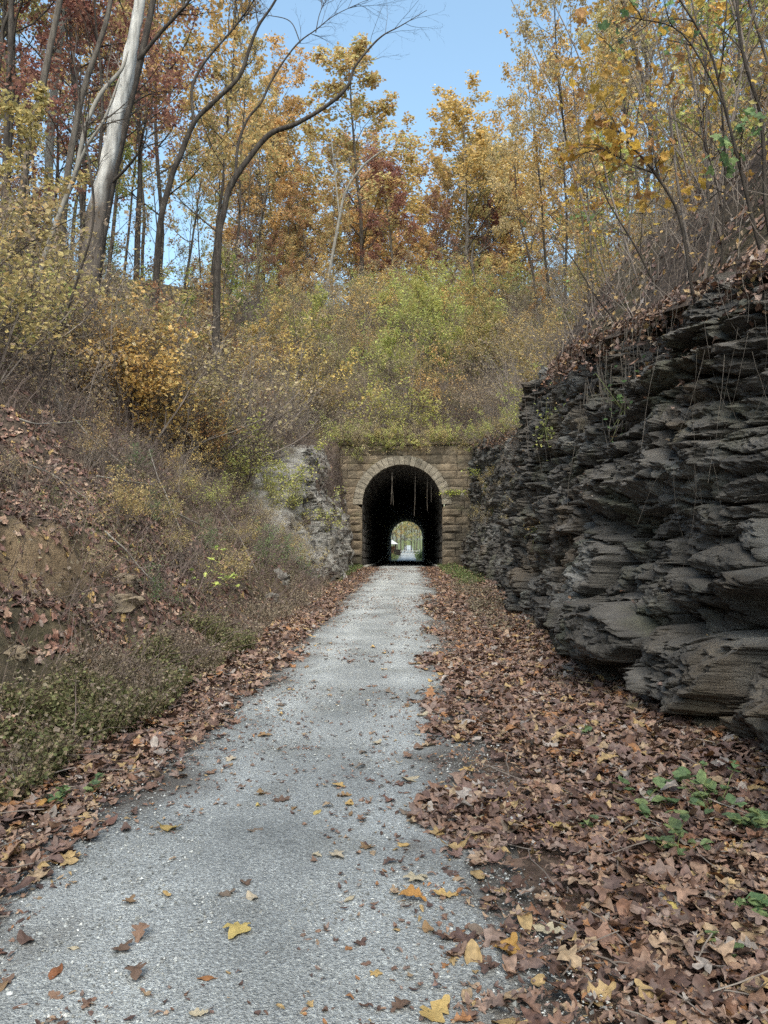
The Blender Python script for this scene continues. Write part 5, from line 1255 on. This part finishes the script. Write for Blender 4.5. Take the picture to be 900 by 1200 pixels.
strands(8, onrock(6.5, 7.2, 2.0, 3.0, 1.0, 1.9), 'few straight root threads down the near ledges', 3, r=.0013)
strands(22, onrock(14, 17, 3.8, 5.1, .6, 2.0), 'short roots hanging from the corner of the rock wall', 4)
strands(30, onrock(20, 30, 4.0, 5.3, .6, 2.4), 'roots trailing down the rock between the corner and the portal', 5)
def lip(rng):
    y = rng.uniform(3.5, 43); return np.array([float(xt(y))-.14+rng.normal(0, .05), y, float(zt(y))+.05]), rng.uniform(.15, .8)
strands(260, lip, 'fringe of short roots hanging from the soil along the top of the rock wall', 7, r=.0024)
for i, (X, y0_, y1_) in enumerate(((460, 549, 592), (487.5, 547, 606), (501, 556, 600), (505, 560, 588))):
    p = P(X, y0_, 44.5); L_ = (y1_-y0_)/20.4
    strands(1+(i == 0), lambda rng: (p+rng.normal(0, .03, 3), L_), ['knotted vine hanging left of centre in the tunnel mouth', 'long straight vine hanging in the middle of the tunnel mouth', 'vine hanging right of centre in the tunnel mouth', 'short vine hanging furthest right in the tunnel mouth'][i], 20+i, None, .017, 'hanging_vine', 'root', .3)
# dead branches lying on the left bank
for i, (X1, Y1, X2, Y2, r_) in enumerate(((60, 470, 150, 560, .025), (170, 520, 210, 640, .02), (110, 560, 240, 600, .018), (230, 560, 300, 680, .022), (30, 560, 110, 600, .015), (120, 640, 190, 700, .014), (200, 610, 290, 640, .018), (20, 500, 130, 500, .02), (250, 500, 330, 570, .03))):
    rng = np.random.RandomState(900+i); S = []; Tp = []; pts = []
    for t_ in np.linspace(0, 1, 7):
        q = bankpt(X1+(X2-X1)*t_, 10, Y1+(Y2-Y1)*t_+6*math.sin(3*t_+i)); pts.append(np.array([q[0]+.05, q[1]-.03, float(left(q[0], q[1]))+.10+.06*rng.rand()]))
    V, F, Tc, C = tube_mesh(pts, np.linspace(r_, r_*.3, 7), 6, 4, .1, i); a = Acc(); base = C[0].copy(); a.add(V-base, F, Tc)
    for k in range(9):
        j = rng.randint(3, len(C)-1); dr = C[j]-C[j-1]; dr /= np.linalg.norm(dr)
        grow(C[j], rot_about(dr, perp(dr, rng), .8)+np.array([0.1, -.1, .35]), rng.uniform(.3, .9), .006, [(4, .12, 0, 3, .2, .5, 40, .7), (3, .16, 0, 0, 0, 0, 0, 0)], 0, rng, S, Tp)
    root = empty('dead_branch', tuple(base), 'dead grey branch lying down the left bank among leaves', 'branch', 'dead branches on the left bank'); a.build('limb', M['palebark'], root, True)
    V, F = segs_mesh(S, 3); mk('crown', V-base, [F], M['twig'], root)  # twigs of the fallen branch, not a tree crown
# fern like tufts on the wall and the rock
def tuft(pt, n, label, seed, mat='lime', sp=(.3, .1, .08), ls=.1):
    rng = np.random.RandomState(seed); root = empty('wall_plant', tuple(pt), label, 'plant'); pts = rng.normal(0, 1, (n, 3))*np.array(sp)
    S = [(0, .05, 0, *q, .006, .003) for q in pts[::3]]; V, F = segs_mesh(S, 3); mk('stems', V, [F], M['greenstem'], root)
    V, F = leaves_mesh(pts, ls, rng); mk('leaves', V, [F], M[mat], root); return root
tuft(P(533, 577, 43.8), 130, 'lime green fern tuft growing on the right of the arch', 31, 'lime', (.42, .08, .09), .12)
for i, X in enumerate((408, 418, 430, 446, 470, 492, 512, 530, 544)):
    q = P(X, 518, 43.85); q[2] = 7.18+.1*math.sin(i*2.1); tuft(q, 60+25*(i % 3), 'straw and olive weeds spilling over the portal coping', 130+i, ['tan', 'olive', 'tan', 'yelgreen'][i % 4], (.38, .10, .20), .10)['group'] = 'weeds spilling over the coping'
tuft(P(454, 527, 43.85), 110, 'straw coloured creeper hanging over the top left of the arch', 32, 'tan', (.7, .06, .12), .12)
tuft(P(556, 553, 40), 80, 'yellow green sprig on the rock beside the portal', 33, 'lime', (.25, .1, .12), .1)
for i, (X, Y, d, k_) in enumerate(((690, 470, 12, 'olive'), (672, 500, 14, 'yelgreen'), (600, 505, 25, 'olive'), (585, 560, 28, 'olive'), (620, 590, 20, 'yelgreen'), (575, 600, 32, 'olive'), (655, 620, 15, 'olive'), (730, 480, 10, 'green'), (600, 450, 26, 'yelgreen'), (560, 500, 38, 'tan'), (566, 570, 36, 'olive'), (610, 540, 21, 'tan'))):
    q = P(X, Y, d); xx = cliff_x(d, q[2])-.05; tuft((xx, d, q[2]), 70, 'small leafy tuft rooted in a crack of the rock wall', 40+i, k_, (.12, .4, .22), .07)['group'] = 'leafy tufts in cracks of the rock wall'

# ------------------------------------------------------------------ loose rocks on the left bank
def rock(pt, s, label, seed, mat='palerock'):
    rng = np.random.RandomState(seed); nu, nv = 28, 18; uu = np.linspace(0, 2*PI, nu, endpoint=False); vv = np.linspace(0, PI, nv)
    U, W = np.meshgrid(uu, vv); D = np.stack([np.cos(U)*np.sin(W), np.sin(U)*np.sin(W), np.cos(W)], -1)
    q = np.sign(D)*np.abs(D)**.7; r = 1+.28*fbm(q[..., 0]*1.5+seed, q[..., 1]*1.5, q[..., 2]*2.5, seed, 4); V = q*r[..., None]*np.array(s)
    V[..., 2] += .12*s[2]*np.floor(V[..., 2]/s[2]*2.5)/2.5
    i = np.arange(nv-1)[:, None]*nu; j = np.arange(nu)[None]; jn = (j+1) % nu; F = np.stack([i+j, i+nu+j, i+nu+jn, i+jn], -1).reshape(-1, 4)
    o = mk('rock', V.reshape(-1, 3), [F], M[mat]); o.location = pt; o.rotation_euler = (rng.uniform(-.2, .2), rng.uniform(-.2, .2), rng.uniform(0, 6)); tag(o, label, 'rock'); return o
for i, (X, Y, s, lb, mt) in enumerate([(145, 685, (.28, .22, .16), 'brown ledge of rock sticking out of the left bank', 'stone'), (150, 705, (.24, .2, .12), 'lower brown rock under the ledge on the left bank', 'stone'), (14, 765, (.14, .13, .10), 'brown grey rock at the left edge above the weeds', 'stone'),
        (205, 790, (.15, .12, .09), 'small grey rock at the foot of the left bank', 'palerock'), (128, 700, (.15, .12, .1), 'small brown rock left of the ledge', 'stone'), (330, 680, (.3, .25, .25), 'pale boulder at the near end of the pale outcrop', 'palerock'), (318, 700, (.2, .2, .12), 'small pale stone by the trail before the outcrop', 'palerock')]):
    rock(tuple(bankpt(X, 10, Y)-np.array([.05, -.05, .05])), s, lb, 60+i, mt)

# ------------------------------------------------------------------ things beyond the far mouth
def box(acc, x0, x1, y0, y1, z0, z1):
    c = np.array([[x0, y0, z0], [x1, y0, z0], [x1, y1, z0], [x0, y1, z0], [x0, y0, z1], [x1, y0, z1], [x1, y1, z1], [x0, y1, z1]])
    acc.add(c, [(3, 2, 1, 0), (4, 5, 6, 7), (0, 1, 5, 4), (1, 2, 6, 5), (2, 3, 7, 6), (3, 0, 4, 7)])
M['whitepaint'] = surf('white_paint', [(5., 3., [(.3, (.45, .45, .43)), (.7, (.6, .6, .58))], 0)])
M['darkwood'] = surf('dark_creosoted_wood', [(5., 3., [(.3, (.05, .04, .035)), (.7, (.10, .085, .07))], 0)])
M['brickred'] = surf('faded_red_paint', [(5., 3., [(.3, (.35, .17, .13)), (.7, (.42, .22, .17))], 0)])
root = empty('trail_shelter', (-4.3, 146, -1.6), 'small white roofed shelter beyond the tunnel', 'shelter')
a = Acc(); [box(a, x-.1, x+.1, y-.1, y+.1, 0, 2.4) for x in (-2, 1.6) for y in (-1.2, 1.2)]; a.build('posts', M['darkwood'], root)
a = Acc(); a.add([(-2.5, -1.7, 2.3), (2.1, -1.7, 2.3), (2.1, 1.7, 2.3), (-2.5, 1.7, 2.3), (-1.4, 0, 3.1), (1.0, 0, 3.1)], [(0, 1, 5, 4), (2, 3, 4, 5), (0, 3, 2, 1)], [(1, 2, 5), (3, 0, 4)]); a.build('roof', M['whitepaint'], root)
a = Acc(); box(a, -2, 1.6, 1.0, 1.1, .3, 1.9); a.build('back_wall', M['brickred'], root)
root = empty('information_board', (-2.05, 128, -1.6), 'dark boxy notice stand left of the trail beyond the tunnel', 'notice stand')
a = Acc(); box(a, -.55, .55, -.1, .1, .55, 1.5); a.build('board', M['darkwood'], root); a = Acc(); box(a, -.5, -.4, -.06, .06, 0, .55); box(a, .4, .5, -.06, .06, 0, .55); a.build('legs', M['darkwood'], root)
root = empty('gate', (-.5, 150, -1.6), 'low white gate across the trail beyond the tunnel', 'gate')
a = Acc(); box(a, -2.4, 2.4, -.05, .05, .85, 1.0); box(a, -2.4, 2.4, -.05, .05, .4, .52); a.build('rails', M['whitepaint'], root)
for x in (-2.4, 2.4): a = Acc(); box(a, x-.09, x+.09, -.09, .09, 0, 1.25); a.build('post', M['whitepaint'], root)
tuft((1.75, 124, -1.1), 900, 'dark green bush right of the trail beyond the tunnel', 90, 'green', (.35, .3, .45), .14)['category'] = 'bush'
tuft((-3.2, 126, -1.2), 700, 'yellow green bush left of the trail beyond the tunnel', 91, 'yelgreen', (.5, .3, .4), .14)['category'] = 'bush'

# ------------------------------------------------------------------ render settings
cy = SC.cycles
cy.max_bounces = 5; cy.diffuse_bounces = 3; cy.glossy_bounces = 1; cy.transmission_bounces = 2; cy.transparent_max_bounces = 4
cy.use_denoising = False
try: cy.denoiser = 'OPENIMAGEDENOISE'
except Exception: pass
cy.sample_clamp_indirect = 4
print('tris', sum(len(o.data.polygons) for o in COL.objects if o.type == 'MESH' and o.data.users == 1))
